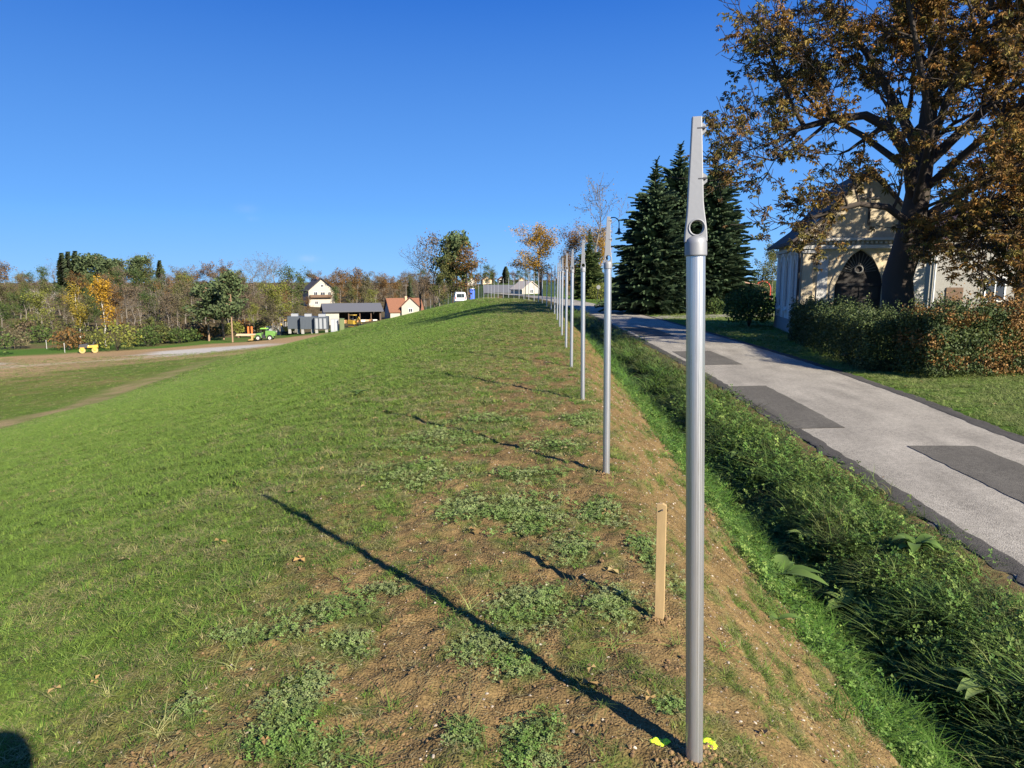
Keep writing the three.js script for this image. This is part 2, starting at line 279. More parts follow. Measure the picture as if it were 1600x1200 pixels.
function cloverTuft(rng, n, h, rad, leaf) { // trefoil leaves on short stalks
  const g = new GB();
  for (let k = 0; k < n; k++) {
    const a = rng() * 6.283, r = Math.sqrt(rng()) * rad, cx = Math.cos(a) * r, cz = Math.sin(a) * r, cy = h * (0.25 + 0.75 * rng()), tx = (rng() - 0.5) * 1.1, tz = (rng() - 0.5) * 1.1, s = leaf * (0.6 + 0.6 * rng()), o = rng() * 6.283;
    const put = (dx, dz, up = 0) => g.v(cx + dx, cy + dx * tx + dz * tz + up, cz + dz);
    for (let l = 0; l < 3; l++) {
      const b = o + l * 2.094, c = put(0, 0), e = (q, m, up) => put(Math.cos(b + q) * s * m, Math.sin(b + q) * s * m, up);
      const l1 = e(-0.6, 0.75, s * 0.16), tip = e(0, 1.0, s * 0.02), r1 = e(0.6, 0.75, s * 0.16); g.tri(c, l1, tip); g.tri(c, tip, r1);
    }
  }
  return g.geo(false);
}
const leafMat = (rough = 0.75, trans = 0.35, o = {}) => new THREE.MeshPhysicalMaterial({ color: 0xffffff, roughness: rough, transmission: trans, thickness: 0, side: THREE.DoubleSide, specularIntensity: 0.35, ...o });
function scatter(name, geo, mat, list, label, category) { // list of [x, d, scale, yscale, [r,g,b], lift]
  const m = new THREE.InstancedMesh(geo, mat, list.length), o = new THREE.Object3D(), c = new THREE.Color(), rng = mulberry(list.length + name.length);
  list.forEach(([x, d, s, sy, col, lift = 0, tilt = 0.25], k) => {
    o.position.set(x, height(x, d) + lift, -d); o.rotation.set((rng() - 0.5) * tilt, rng() * 6.283, (rng() - 0.5) * tilt); o.scale.set(s, s * sy, s); o.updateMatrix(); m.setMatrixAt(k, o.matrix); m.setColorAt(k, c.setRGB(...col));
  });
  m.name = numbered(name); m.castShadow = m.receiveShadow = true; scene.add(m); return tag(m, label, category, null, 'stuff');
}
const tone = (rng, a, b, t, j = 0.3) => { const k = 1 + (rng() - 0.5) * j * 2; return mix3(a, b, clamp(t + (rng() - 0.5) * 0.4)).map((v) => v * k); };
const GREEN = [0.132, 0.208, 0.033], STRAW = [0.300, 0.265, 0.115], LUSH = [0.080, 0.175, 0.020], DEEP = [0.068, 0.135, 0.022];
{
  const rng = mulberry(5);
  const lawn = [], dry = [], mat = [], ditch = [], low = [];
  // nearer bands are denser and finer
  const bands = [[1.5, 3, 2100, 0.8], [3, 5.5, 1400, 0.92], [5.5, 9, 560, 1.2], [9, 16, 400, 1.35], [16, 30, 150, 1.85], [30, 52, 50, 2.7], [52, 100, 13, 4.4]];
  for (const [d0, d1, rho, s] of bands) {
    const x0 = -1.0 * d1 - 2.6, x1 = 3, n = (x1 - x0) * (d1 - d0) * rho;
    for (let k = 0; k < n; k++) {
      const d = mix(d0, d1, rng()), x = mix(x0, x1, rng()); if (x < -1.0 * d - 2.6 + 1.2 * rng() || x - damX(d) > 1.5) continue;
      const c = cover(x, d), r = rng(), u = x - damX(d);
      if (u < -31 && (d < 20 || rng() < 0.72)) continue;
      if (r < c.lawn) {
        const thin = 0.62 + 0.38 * smooth(0.3, 1, c.lawn), isDry = rng() < c.dry * 0.55 + 0.35 * smooth(0.28, 0.5, fbm(noiseC, x * 1.4, d * 0.9, 3)) + 0.03;
        (isDry ? dry : lawn).push([x, d, s * thin * (0.75 + 0.5 * rng()), (s > 2 ? 0.62 : 1) * (0.8 + 0.5 * rng()) * (isDry ? 0.75 : 1), isDry ? tone(rng, STRAW, [0.17, 0.16, 0.06], rng()) : tone(rng, GREEN, rng() < 0.5 ? [0.21, 0.25, 0.055] : [0.08, 0.165, 0.02], c.dry * 0.8 + 0.15 + 0.5 * fbm(noiseA, x * 0.8, d * 0.6, 3), 0.35), 0]);
      } else if (d < 8 && rng() < 0.035 * (1 - c.mat)) dry.push([x, d, 0.55 + 0.4 * rng(), 0.6, tone(rng, STRAW, [0.2, 0.15, 0.07], rng()), 0]);
      if (c.mat > 0.3 && d < 9 && rng() < c.mat * (d < 4 ? 0.5 : 0.35)) mat.push([x, d, (d < 4 ? 0.9 : 1.25) * (0.7 + 0.6 * rng()), 1, tone(rng, [0.105, 0.205, 0.034], [0.27, 0.29, 0.13], 0.26 + 0.75 * clamp(0.3 + fbm(noiseC, x * 2.5, d * 2, 2))), 0.0]);
    }
  }
  // coarser tufts and seedlings standing above the turf and on the bare crest
  const coarse = [];
  for (let k = 0; k < 5200; k++) { const d = 1.6 + 26 * Math.pow(rng(), 1.5), x = damX(d) + 1.2 - (4 + d) * rng(), c = cover(x, d); if (rng() > c.lawn * 0.55 + c.soil * 0.28 + 0.05) continue; const g = clamp(0.5 + fbm(noiseB, x * 0.9, d * 0.9, 2)); coarse.push([x, d, (0.35 + 0.55 * rng() * rng()) * (1 + d * 0.02), 0.5 + 0.5 * rng(), tone(rng, rng() < 0.45 ? STRAW : [0.15, 0.20, 0.05], [0.09, 0.165, 0.025], g, 0.35), 0, 0.7]); }
  scatter('coarse_grass', clump(mulberry(44), 20, 0.13, 0.05, 0.0048, 2.2, 3), leafMat(0.85, 0.25, { specularIntensity: 0.2 }), coarse, 'coarse taller tufts standing out of the short turf and soil', 'grass');
  const tuft = clump(mulberry(1), 18, 0.037, 0.050, 0.0044, 1.5), tuftDry = clump(mulberry(2), 14, 0.040, 0.05, 0.0036, 2.0);
  scatter('lawn_grass', tuft, leafMat(0.8, 0.3, { specularIntensity: 0.2 }), lawn, 'short green grass covering the crest and slope of the embankment', 'grass');
  scatter('dry_grass', tuftDry, leafMat(0.9, 0.2), dry, 'straw coloured dry grass mixed through the short turf', 'grass');
  scatter('clover', cloverTuft(mulberry(3), 14, 0.028, 0.06, 0.011), leafMat(0.85, 0.3, { specularIntensity: 0.15 }), mat, 'mats of low clover leaves on bare crest soil', 'clover');
  // rank grass in the ditch
  for (const [d0, d1, rho, s] of [[1.2, 5, 210, 1], [5, 9, 190, 1], [9, 18, 80, 1.35], [18, 36, 26, 1.9], [36, 70, 6, 2.8]]) {
    const n = 4.6 * (d1 - d0) * rho;
    for (let k = 0; k < n; k++) {
      const d = mix(d0, d1, rng()), x = damX(d) + 1.0 + 3.9 * rng(), c = cover(x, d); if (x > roadL(d) + 0.10 || rng() > c.ditch * (1 - 0.45 * c.verge) + 0.05) continue;
      const u = x - damX(d), tall = clamp(0.36 + 0.42 * smooth(1.3, 2.2, u) - 0.4 * c.verge + 1.1 * fbm(noiseB, x * 1.7, d * 1.7, 3), 0.2, 1.5);
      ditch.push([x, d, s * (0.65 + 0.35 * tall) * (0.75 + 0.5 * rng()), tall * (0.75 + 0.5 * rng()) * (s > 1 ? 0.8 : 1), tone(rng, u < 2.0 ? LUSH : DEEP, u < 2.0 ? [0.12, 0.19, 0.03] : rng() < 0.5 ? [0.14, 0.20, 0.035] : [0.20, 0.19, 0.07], c.dry * 0.7 + 0.7 * fbm(noiseA, x * 1.7, d * 1.7, 2) + 0.35 * rng(), 0.45), 0, 0.5]);
      if (rng() < 0.75 && d < 16) low.push([x, d, s * (0.5 + 0.75 * rng()), 1.3, tone(rng, [0.06, 0.135, 0.02], [0.19, 0.26, 0.055], rng() * rng() * 1.4, 0.4), 0.01]);
    }
  }
  scatter('ditch_grass', clump(mulberry(4), 24, 0.19, 0.11, 0.0066, 1.5, 3), leafMat(0.65, 0.3), ditch, 'rank dark green grass filling the ditch beside the lane', 'grass');
  scatter('ditch_herbs', cloverTuft(mulberry(6), 10, 0.12, 0.10, 0.024), leafMat(0.65, 0.3), low, 'small broad leaved herbs among the ditch grass', 'herbs');
  // lawn beyond the lane
  const right = [];
  for (const [d0, d1, rho, s] of [[7, 14, 170, 1.8], [14, 24, 90, 2.3], [24, 60, 11, 4.2]]) {
    const n = 16 * (d1 - d0) * rho;
    for (let k = 0; k < n; k++) { const d = mix(d0, d1, rng()), x = roadR(d) + 16 * rng(); if (x > 0.85 * d + 2) continue; const c = cover(x, d); if (rng() > c.lawn) continue; right.push([x, d, s * (0.7 + 0.6 * rng()), 0.8 * (0.7 + 0.6 * rng()), tone(rng, GREEN, STRAW, 0.18 + c.dry * 0.4 + 0.2 * fbm(noiseA, x, d, 2)), 0]); }
  }
  scatter('roadside_lawn', tuft, leafMat(0.75, 0.3), right, 'sunlit grass strip between the lane and the hedge', 'grass');
}
{ // pebbles, straw and clods lying on the bare soil
  const rng = mulberry(71), stones = [], clods = [], straws = [];
  const st = new THREE.IcosahedronGeometry(1, 1); { const a = st.attributes.position; for (let k = 0; k < a.count; k++) { const s = 0.8 + 0.35 * noiseA(a.getX(k) * 1.3, a.getY(k) * 1.3 + a.getZ(k)); a.setXYZ(k, a.getX(k) * s * 1.25, a.getY(k) * s * 0.6, a.getZ(k) * s * 0.9); } st.computeVertexNormals(); }
  for (let k = 0; k < 52000; k++) {
    const d = 1.4 + 13 * Math.pow(rng(), 1.7), x = damX(d) - 2.8 + 4.4 * rng(), c = cover(x, d), u = x - damX(d); if (rng() > c.soil + 0.08) continue;
    const r = rng(), grow = 0.85 + d * 0.04; if (c.soil < 0.35 && rng() < 0.7) continue;
    if (r < (u > 0.15 ? 0.34 : 0.13)) stones.push([x, d, grow * (0.0028 + 0.007 * Math.pow(rng(), 4)), 0.8, tone(rng, [0.42, 0.36, 0.28], [0.24, 0.20, 0.15], rng()), 0.001, 1]);
    else if (r < 0.62) clods.push([x, d, grow * (0.003 + 0.009 * Math.pow(rng(), 3)), 0.75, tone(rng, [0.18, 0.112, 0.05], [0.14, 0.086, 0.038], rng()), 0.001, 1.5]);
    else if (r < 0.78) straws.push([x, d, grow * (0.22 + 0.5 * rng() * rng()), 1, tone(rng, STRAW, [0.33, 0.27, 0.15], rng()), 0.003, 0.5]);
  }
  for (const [a, b] of [[0.656, 2.25], [0.815, 5.86], [0.98, 9.5], [0.746, 3.27]]) for (let k = 0; k < 130; k++) { const t = rng() * 6.28, r = 0.035 + 0.10 * rng() * rng() * (a === 0.746 ? 0.7 : 1.2); clods.push([a + Math.cos(t) * r, b + Math.sin(t) * r, 0.004 + 0.010 * rng() * rng(), 0.8, tone(rng, [0.15, 0.092, 0.04], [0.22, 0.14, 0.06], rng()), 0.002, 2]); }
  scatter('pebbles', st, std(0xffffff, 0.9), stones, 'small pale pebbles scattered over the bare soil', 'pebbles');
  scatter('soil_clods', new THREE.IcosahedronGeometry(1, 0), std(0xffffff, 1), clods, 'crumbs and clods of brown soil on the crest', 'soil');
  scatter('straw', new THREE.BoxGeometry(0.05, 0.0022, 0.0022).translate(0, 0.003, 0), std(0xffffff, 0.9), straws, 'dry straw stalks lying on the bare soil', 'straw');
}

// ---------------------------------------------------------------- fence posts
const galv = new THREE.MeshStandardMaterial({ color: lin(0.54, 0.54, 0.54), metalness: 0.8, roughness: 0.5, map: grain(512, (u, v) => 0.9 + 0.16 * tiled(noiseA, u, v * 0.08, 26, 3) + 0.08 * tiled(noiseB, u, v, 30, 2)), roughnessMap: grain(512, (u, v) => 0.72 + 0.55 * tiled(noiseA, u, v * 0.05, 30, 3) + 0.2 * tiled(noiseB, u, v, 40, 2)), bumpMap: grain(256, (u, v) => 0.5 + 0.5 * tiled(noiseC, u, v, 6, 3)), bumpScale: 0.0006 });
const cast = new THREE.MeshStandardMaterial({ color: lin(0.235, 0.24, 0.25), metalness: 0.35, roughness: 0.58, bumpMap: grain(256, (u, v) => 0.5 + 0.7 * tiled(noiseC, u, v, 50, 2)), bumpScale: 0.0002 });
function makePost() {
  const t = thing('fence_post', 'x', 'fence post', [0, 0, 0], 0, 'steel posts in a long row along the crest');
  const tube = new THREE.LatheGeometry([[0.0, -0.12], [0.0302, -0.12], [0.0302, 1.785], [0, 1.785]].map(([r, y]) => new THREE.Vector2(r, y)), 36); mesh('tube', tube, galv, t);
  const collar = new THREE.LatheGeometry([[0.0304, 1.775], [0.0345, 1.775], [0.0352, 1.780], [0.0350, 1.815], [0.0325, 1.829], [0.022, 1.838], [0, 1.842]].map(([r, y]) => new THREE.Vector2(r, y)), 36); mesh('collar', collar, cast, t);
  const s = new THREE.Shape(); s.moveTo(-0.0335, 1.822); s.lineTo(0.0315, 1.822); s.bezierCurveTo(0.0315, 1.87, 0.0225, 1.90, 0.0195, 1.945); s.lineTo(0.0135, 2.2); s.lineTo(-0.0105, 2.2); s.lineTo(-0.0245, 1.93); s.bezierCurveTo(-0.026, 1.885, -0.0325, 1.865, -0.0335, 1.822);
  const hole = new THREE.Path(); hole.absellipse(0.0015, 1.864, 0.0235, 0.0245, 0, Math.PI * 2, true); s.holes.push(hole);
  const blade = new THREE.ExtrudeGeometry(s, { depth: 0.026, bevelEnabled: true, bevelSize: 0.0028, bevelThickness: 0.0028, bevelSegments: 2, curveSegments: 20 }).translate(0, 0, -0.013);
  mesh('blade', blade, cast, t);
  const rim = new THREE.TorusGeometry(0.0248, 0.0026, 8, 28).translate(0.0015, 1.864, 0.0165); mesh('hole_rim', rim, cast, t);
  for (const y of [2.165, 2.012]) {
    const x0 = mix(0.0195, 0.0135, (y - 1.945) / 0.255) + 0.001, l = new THREE.Shape(); l.moveTo(-0.003, -0.022); l.lineTo(0.013, -0.008); l.lineTo(0.014, 0.0); l.lineTo(0.008, 0.001); l.lineTo(0.007, 0.005); l.lineTo(0.014, 0.006); l.lineTo(0.011, 0.012); l.lineTo(-0.003, 0.022);
    mesh('lug', new THREE.ExtrudeGeometry(l, { depth: 0.012, bevelEnabled: true, bevelSize: 0.001, bevelThickness: 0.001, bevelSegments: 1 }).translate(x0, y, -0.004), cast, t);
    mesh('bolt', cyl(0.0042, 0.0042, 0.024, 8).rotateZ(Math.PI / 2).translate(x0 - 0.002, y + 0.002, 0.0125), std(lin(0.08, 0.08, 0.085), 0.5, { metalness: 0.6 }), t);
  }
  return t;
}
const ordinal = ['nearest', 'second nearest', 'third nearest', 'fourth nearest', 'fifth nearest', 'sixth nearest', 'seventh nearest', 'eighth nearest', 'ninth nearest', 'tenth nearest', 'eleventh nearest', 'twelfth nearest'];
const post0 = makePost();
const postD = [2.25, 5.86, 9.5, 12.95, 16.35, 19.75, 23.2, 26.8, 31.8, 36.4, 41.5, 47.5, 51.5, 55, 58.5, 62, 65.5, 69, 72.5, 76, 80, 84, 88, 92, 96, 100, 104, 108, 113, 118, 123, 128, 133, 138, 143, 148, 153, 158];
postD.forEach((d, k) => {
  const p = k ? post0.clone() : post0; if (k) { p.name = numbered('fence_post'); scene.add(p); }
  const x = poleX(d) + (k === 0 ? 0.0 : (noiseA(k * 3.1, 1) * 0.02)); p.position.set(x, height(x, d), -d);
  p.rotation.set(noiseB(k, 2) * 0.006, -0.12 - Math.atan2(poleX(d + 1) - poleX(d - 1), 2) * 0.9 + noiseA(k, 5) * 0.04, k === 0 ? 0.036 : k < 3 ? 0.012 : noiseC(k, 3) * 0.006);
  p.userData = { category: 'fence post', group: 'steel posts in a long row along the crest', label: k < 12 ? `galvanised steel post with tapered pierced blade, ${ordinal[k]} in the crest row` : d < 70 ? 'slim grey steel post in the row before the lamp where the crest starts to curve' : d < 110 ? 'small grey post standing beyond the crest in front of the distant dark roof' : 'tiny grey post in the far curve below the roadside tree clump' };
});
{ // wooden survey stake
  const [x, y, z] = at(0.746, 3.27); const t = thing('survey_stake', 'flat pale wooden survey stake driven in beside the nearest post', 'stake', [x, y, z], -0.35);
  const wood = std(lin(0.45, 0.31, 0.14), 0.85, { map: grain(256, (u, v) => 0.78 + 0.22 * tiled(noiseA, u, v * 0.2, 16, 3)) });
  const s = new THREE.Shape(); s.moveTo(-0.0215, -0.08); s.lineTo(0.0215, -0.08); s.lineTo(0.022, 0.600); s.lineTo(0.005, 0.608); s.lineTo(-0.021, 0.604);
  mesh('board', new THREE.ExtrudeGeometry(s, { depth: 0.02, bevelEnabled: true, bevelSize: 0.0015, bevelThickness: 0.0015, bevelSegments: 1 }).translate(0, 0, -0.01), wood, t);
  mesh('nail', cyl(0.004, 0.003, 0.018, 8).rotateX(Math.PI / 2).translate(0.006, 0.58, 0.014), std(lin(0.1, 0.08, 0.07), 0.5), t);
  t.rotation.z = 0.012;
}
{ // fluorescent marking paint on soil crumbs either side of the nearest post
  const rng = mulberry(8), neon = std(lin(0.62, 0.86, 0.03), 0.8);
  for (const [x, d, w, h, label] of [[0.55, 2.33, 0.034, 0.013, 'fluorescent yellow paint dab on soil left of the nearest post'], [0.735, 2.33, 0.02, 0.024, 'fluorescent yellow paint on weeds right of the nearest post']]) {
    const g = new GB();
    for (let k = 0; k < 150; k++) { const a = rng() * 6.28, r = Math.sqrt(rng()), px = Math.cos(a) * r * w, pd = Math.sin(a) * r * h, s = 0.002 + 0.0045 * rng(); g.add(new THREE.IcosahedronGeometry(s, 0).scale(1.6, 0.6, 1.3).rotateY(rng() * 6).translate(x + px, height(x + px, d + pd) + 0.003, -(d + pd))); }
    tag(mesh('paint_mark', g.geo(), neon), label, 'paint mark');
  }
}

// ---------------------------------------------------------------- trees
const barkDark = std(lin(0.060, 0.045, 0.034), 0.95), barkGrey = std(lin(0.150, 0.130, 0.105), 0.95), barkPale = std(lin(0.42, 0.39, 0.34), 0.9), barkPine = std(lin(0.26, 0.17, 0.105), 0.95);
// recursive limb: adds tubes to wood and collects twig ends
function limb(rng, wood, p, dir, len, r, level, o, tips) {
  const n = level >= 3 ? 3 : 5, pts = [p.clone()], rad = [r], q = p.clone(), v = dir.clone().normalize();
  for (let k = 1; k <= n; k++) {
    v.x += (rng() - 0.5) * o.wander; v.y += (rng() - 0.5) * o.wander * 0.8 + o.rise * (level >= o.droopFrom ? -1 : 1) * 0.12; v.z += (rng() - 0.5) * o.wander; v.normalize();
    q.addScaledVector(v, len / n); pts.push(q.clone()); rad.push(Math.max(o.minR, r * (1 - 0.72 * k / n)));
  }
  wood.tube(pts, rad, level <= 1 ? 6 : level === 2 ? 4 : 3);
  spread(rng, wood, pts, rad, len, level, o, tips);
}
function spread(rng, wood, pts, rad, len, level, o, tips) {
  const n = pts.length - 1;
  if (level >= o.levels - 1 && level > 1 && o.more) for (let k = 2; k <= n; k++) tips.push([pts[k].clone(), pts[k].clone().sub(pts[k - 1]).normalize()]);
  if (level >= o.levels) { for (let k = 1; k <= n; k++) tips.push([pts[k].clone(), pts[k].clone().sub(pts[k - 1]).normalize()]); return; }
  const m = o.kids[Math.min(level, o.kids.length - 1)];
  for (let c = 0; c < m; c++) {
    const t = c === 0 ? 1 : mix(o.from ?? 0.25, 1, rng()), f = t * n, i = Math.min(n - 1, Math.floor(f)), w = f - i;
    const p = pts[i].clone().lerp(pts[i + 1], w), r = mix(rad[i], rad[i + 1], w), d = pts[i + 1].clone().sub(pts[i]).normalize();
    const side = V(rng() - 0.5, rng() - 0.5, rng() - 0.5).cross(d).normalize();
    const ang = c === 0 ? 0.25 : mix(o.angle * 0.65, o.angle * 1.25, rng());
    const nd = d.multiplyScalar(Math.cos(ang)).addScaledVector(side, Math.sin(ang)); if (o.flat) nd.y *= o.flat;
    limb(rng, wood, p, nd, len * mix(0.42, 0.72, rng()) * (o.shrink ?? 1), Math.max(o.minR, r * 0.62), level + 1, o, tips);
  }
}
function leaflets(n, len, wid, droop) { // palmate or simple leaf
  const g = new GB();
  for (let k = 0; k < n; k++) {
    const a = n === 1 ? 0 : -2.1 + 4.2 * k / (n - 1), l = len * (1 - 0.28 * Math.abs(a) / 2.1), c = Math.cos(a), s = Math.sin(a);
    const P = (t, w, y) => g.v(c * t * l - s * w, y, s * t * l + c * w), b = P(0, 0, 0), e1 = P(0.6, wid, -droop * 0.3 + 0.02), t = P(1, 0, -droop), e2 = P(0.6, -wid, -droop * 0.3 + 0.02);
    g.tri(b, e1, t); g.tri(b, t, e2);
  }
  return g.geo(false);
}
function crownOf(parent, geo, mat, list, name = 'crown') { // leaves as one instanced part
  const m = new THREE.InstancedMesh(geo, mat, list.length), o = new THREE.Object3D(), c = new THREE.Color();
  list.forEach(([p, s, rx, ry, rz, col], k) => { o.position.copy(p); o.rotation.set(rx, ry, rz); o.scale.setScalar(s); o.updateMatrix(); m.setMatrixAt(k, o.matrix); m.setColorAt(k, c.setRGB(...col)); });
  m.name = name; m.castShadow = m.receiveShadow = true; m.userData.kind = 'stuff'; parent.add(m); return m;
}
{ // great horse chestnut in front of the chapel
  const rng = mulberry(404), t = thing('chestnut_tree', 'huge old chestnut with rust brown leaves in front of the chapel', 'tree', at(15.3, 27.2));
  const wood = new GB(), trunk = new GB(), tips = [], m = 0.0251;
  const L = (px, py, z = 0) => V((px - 1408) * m, 2.45 + (439 - py) * m, z);
  const o = { levels: 4, kids: [6, 5, 4, 3], wander: 0.42, rise: 0.55, droopFrom: 9, angle: 0.95, minR: 0.012, from: 0.2 };
  const stem = [V(0.1, -0.3, 0), V(0.02, 0.5, 0), L(1402, 470), L(1398, 430), L(1410, 380), L(1418, 310), L(1424, 230), L(1432, 150, -0.3), L(1442, 60, -0.4), L(1446, -60, -0.2)];
  trunk.tube(stem, [0.85, 0.64, 0.58, 0.54, 0.52, 0.44, 0.34, 0.25, 0.16, 0.05], 14);
  const main = [ // [points, radii, sub-branch length]
    [[L(1414, 320), L(1385, 250, 0.6), L(1350, 215, 0.9), L(1310, 198, 1.0), L(1262, 204, 1.0), L(1218, 215, 0.9), L(1188, 232, 0.7)], 0.24, 2.1],
    [[L(1225, 214, 0.9), L(1200, 175, 0.9), L(1178, 135, 1.0), L(1165, 108, 1.0), L(1150, 88, 1.0)], 0.09, 1.7],
    [[L(1262, 204, 1), L(1235, 165, 1.6), L(1212, 122, 2)], 0.07, 1.7],
    [[L(1260, 205, 1), L(1210, 245, 1.4), L(1170, 265, 1.6), L(1140, 258, 1.6)], 0.07, 1.7],
    [[L(1406, 385), L(1385, 350, 1.0), L(1340, 330, 1.6), L(1292, 327, 1.9), L(1250, 338, 2.0), L(1215, 350, 2.0)], 0.17, 1.5],
    [[L(1422, 250), L(1385, 165, -0.6), L(1345, 95, -0.8), L(1300, 40, -1), L(1275, 0, -1.2)], 0.2, 1.7],
    [[L(1430, 170), L(1400, 85, 0.8), L(1375, 20, 1.2), L(1350, -40, 1.6)], 0.15, 2.4],
    [[L(1415, 330), L(1380, 230, 2.2), L(1330, 140, 3.2), L(1295, 70, 3.8)], 0.16, 1.7],
    [[L(1424, 270), L(1400, 180, 2.2), L(1410, 90, 3.5), L(1420, 10, 4.2)], 0.16, 3.0],
    [[L(1428, 345), L(1470, 305, 0.5), L(1540, 270, 0.9), L(1610, 235, 1.2), L(1670, 190, 1.3)], 0.22, 3.0],
    [[L(1428, 260), L(1490, 195, 0.2), L(1570, 125, 0.2), L(1650, 70, 0)], 0.22, 3.2],
    [[L(1438, 150), L(1510, 85, 0.6), L(1570, 15, 1), L(1610, -50, 1.2)], 0.18, 3.2],
    [[L(1425, 300), L(1470, 220, 2.4), L(1520, 150, 3.8), L(1550, 80, 4.4)], 0.16, 3.0],
    [[L(1420, 300), L(1440, 210, -2.4), L(1480, 130, -3.8), L(1500, 50, -4.6)], 0.16, 2.8],
    [[L(1420, 280), L(1370, 200, -2.2), L(1320, 150, -3.6), L(1300, 110, -4.2)], 0.15, 1.7],
    [[L(1425, 375), L(1470, 355, 1.5), L(1530, 350, 2.2), L(1590, 360, 2.6)], 0.13, 2.9],
    [[L(1425, 365), L(1462, 345, 2.6), L(1505, 352, 4.0), L(1560, 375, 4.8)], 0.12, 2.8],
    [[L(1428, 350), L(1490, 325, 0.4), L(1560, 320, 0.2), L(1640, 330, 0)], 0.13, 2.8],
    [[L(1425, 385), L(1465, 385, 2.2), L(1510, 400, 3.2), L(1550, 425, 3.6)], 0.10, 2.6],
    [[L(1420, 360), L(1440, 330, 2.5), L(1470, 320, 3.8)], 0.10, 2.3],
    [[L(1418, 330), L(1424, 318, 1.5), L(1436, 330, 2.8), L(1450, 352, 3.6)], 0.08, 1.9],
    [[L(1420, 240), L(1424, 215, 1.6), L(1432, 205, 3.2)], 0.10, 2.4],
  ];
  for (const [pts, r, sub] of main) { const rad = pts.map((_, k) => r * (1 - 0.7 * k / (pts.length - 1))); wood.tube(pts, rad, 8); spread(rng, wood, pts, rad, sub * 1.45, 1, { ...o, kids: [6, sub > 2.5 ? 11 : 9, 6, 4], from: 0.3 }, tips); }
  spread(rng, wood, stem.slice(6), [0.3, 0.25, 0.16, 0.05], 3.6, 1, { ...o, kids: [6, 11, 6, 4] }, tips);
  const bark = new THREE.MeshStandardMaterial({ color: lin(0.046, 0.035, 0.027), roughness: 1 });
  mesh('trunk', trunk.geo(), bark, t); mesh('branches', wood.geo(), bark, t);
  const leaf = leaflets(6, 0.15, 0.027, 0.08), list = [];
  for (const [p, d] of tips) {
    const thin = clamp(0.44 + fbm(noiseA, p.x * 0.6, p.y * 0.6 + p.z * 0.5, 3) * 1.5 + 0.04 * p.x, 0.05, 1), n = 5;
    for (let k = 0; k < n; k++) { if (rng() > thin * (p.x > 1.5 && p.y < 10 ? 0.45 : p.x < -1.2 ? mix(0.72, 0.42, smooth(-1.2, -5, p.x)) : 0.8)) continue; const q = p.clone().add(V((rng() - 0.5) * 0.34, (rng() - 0.5) * 0.34 - 0.03, (rng() - 0.5) * 0.3)); const warm = clamp(0.42 + 0.05 * p.x + 0.02 * (p.y - 8) + fbm(noiseB, p.x * 0.5, p.y * 0.5 + p.z * 0.5, 2) * 0.9); list.push([q, 0.75 + 0.6 * rng(), (rng() - 0.5) * 2.2, rng() * 6.28, (rng() - 0.5) * 2.2, tone(rng, rng() < 0.5 ? [0.17, 0.15, 0.035] : [0.10, 0.066, 0.025], [0.40, 0.20, 0.045], warm, 0.35)]); }
  }
  crownOf(t, leaf, leafMat(0.8, 0.3), list);
}
{ // second, smaller chestnut at the right edge
  const rng = mulberry(77), t = thing('chestnut_tree', 'smaller rusty chestnut at the right edge before the white house', 'tree', at(23.4, 32.0));
  const wood = new GB(), tips = [], stem = [V(0, -0.2, 0), V(0.05, 1.2, 0), V(0.0, 3, 0.1), V(0.2, 5.2, 0), V(0.1, 8, 0.2), V(0.2, 11, 0)], rad = [0.3, 0.24, 0.22, 0.18, 0.12, 0.04]; wood.tube(stem, rad, 9);
  spread(rng, wood, stem.slice(1), rad.slice(1), 5.2, 1, { levels: 4, kids: [6, 17, 5, 4], wander: 0.4, rise: 0.5, droopFrom: 9, angle: 1.05, minR: 0.012, from: 0.1, shrink: 0.95 }, tips);
  mesh('trunk', wood.geo(), barkDark, t); const list = [];
  for (const [p] of tips) for (let k = 0; k < 6; k++) if (rng() < 0.55) list.push([p.clone().add(V((rng() - 0.5) * 0.4, (rng() - 0.5) * 0.4, (rng() - 0.5) * 0.4)), 0.8 + 0.6 * rng(), (rng() - 0.5) * 2.2, rng() * 6.28, (rng() - 0.5) * 2.2, tone(rng, [0.10, 0.07, 0.025], [0.38, 0.18, 0.04], 0.2 + 0.6 * rng(), 0.35)]);
  crownOf(t, leaflets(6, 0.17, 0.03, 0.07), leafMat(0.8, 0.3), list);
}
// firs: whorls of drooping needle sprays
function spray() { const g = new GB(), rng = mulberry(12);
  for (let k = 0; k < 13; k++) { const t = k / 12, x = t * 0.92, y = -0.22 * t * t; for (const s of [-1, 1]) { const l = (0.36 * (1 - 0.72 * t) + 0.05) * (0.8 + 0.4 * rng()), a = 0.75 + 0.3 * rng(), ex = x + Math.cos(a) * l, ez = s * Math.sin(a) * l, ey = y - 0.06 - 0.1 * rng() * l; const p = g.v(x - 0.045, y, 0), q = g.v(x + 0.055, y + 0.015, 0), e = g.v(ex, ey, ez), m = g.v((x + ex) / 2 + 0.05, (y + ey) / 2 + 0.05, ez * 0.55), m2 = g.v((x + ex) / 2 - 0.04, (y + ey) / 2 - 0.035, ez * 0.6); g.tri(p, q, m); g.tri(p, m, m2); g.tri(m2, m, e); } }
  const a = g.v(0.85, -0.2, -0.03), b = g.v(0.85, -0.2, 0.03), c = g.v(1.06, -0.25, 0); g.tri(a, b, c); return g.geo(false); }
const sprayGeo = spray();
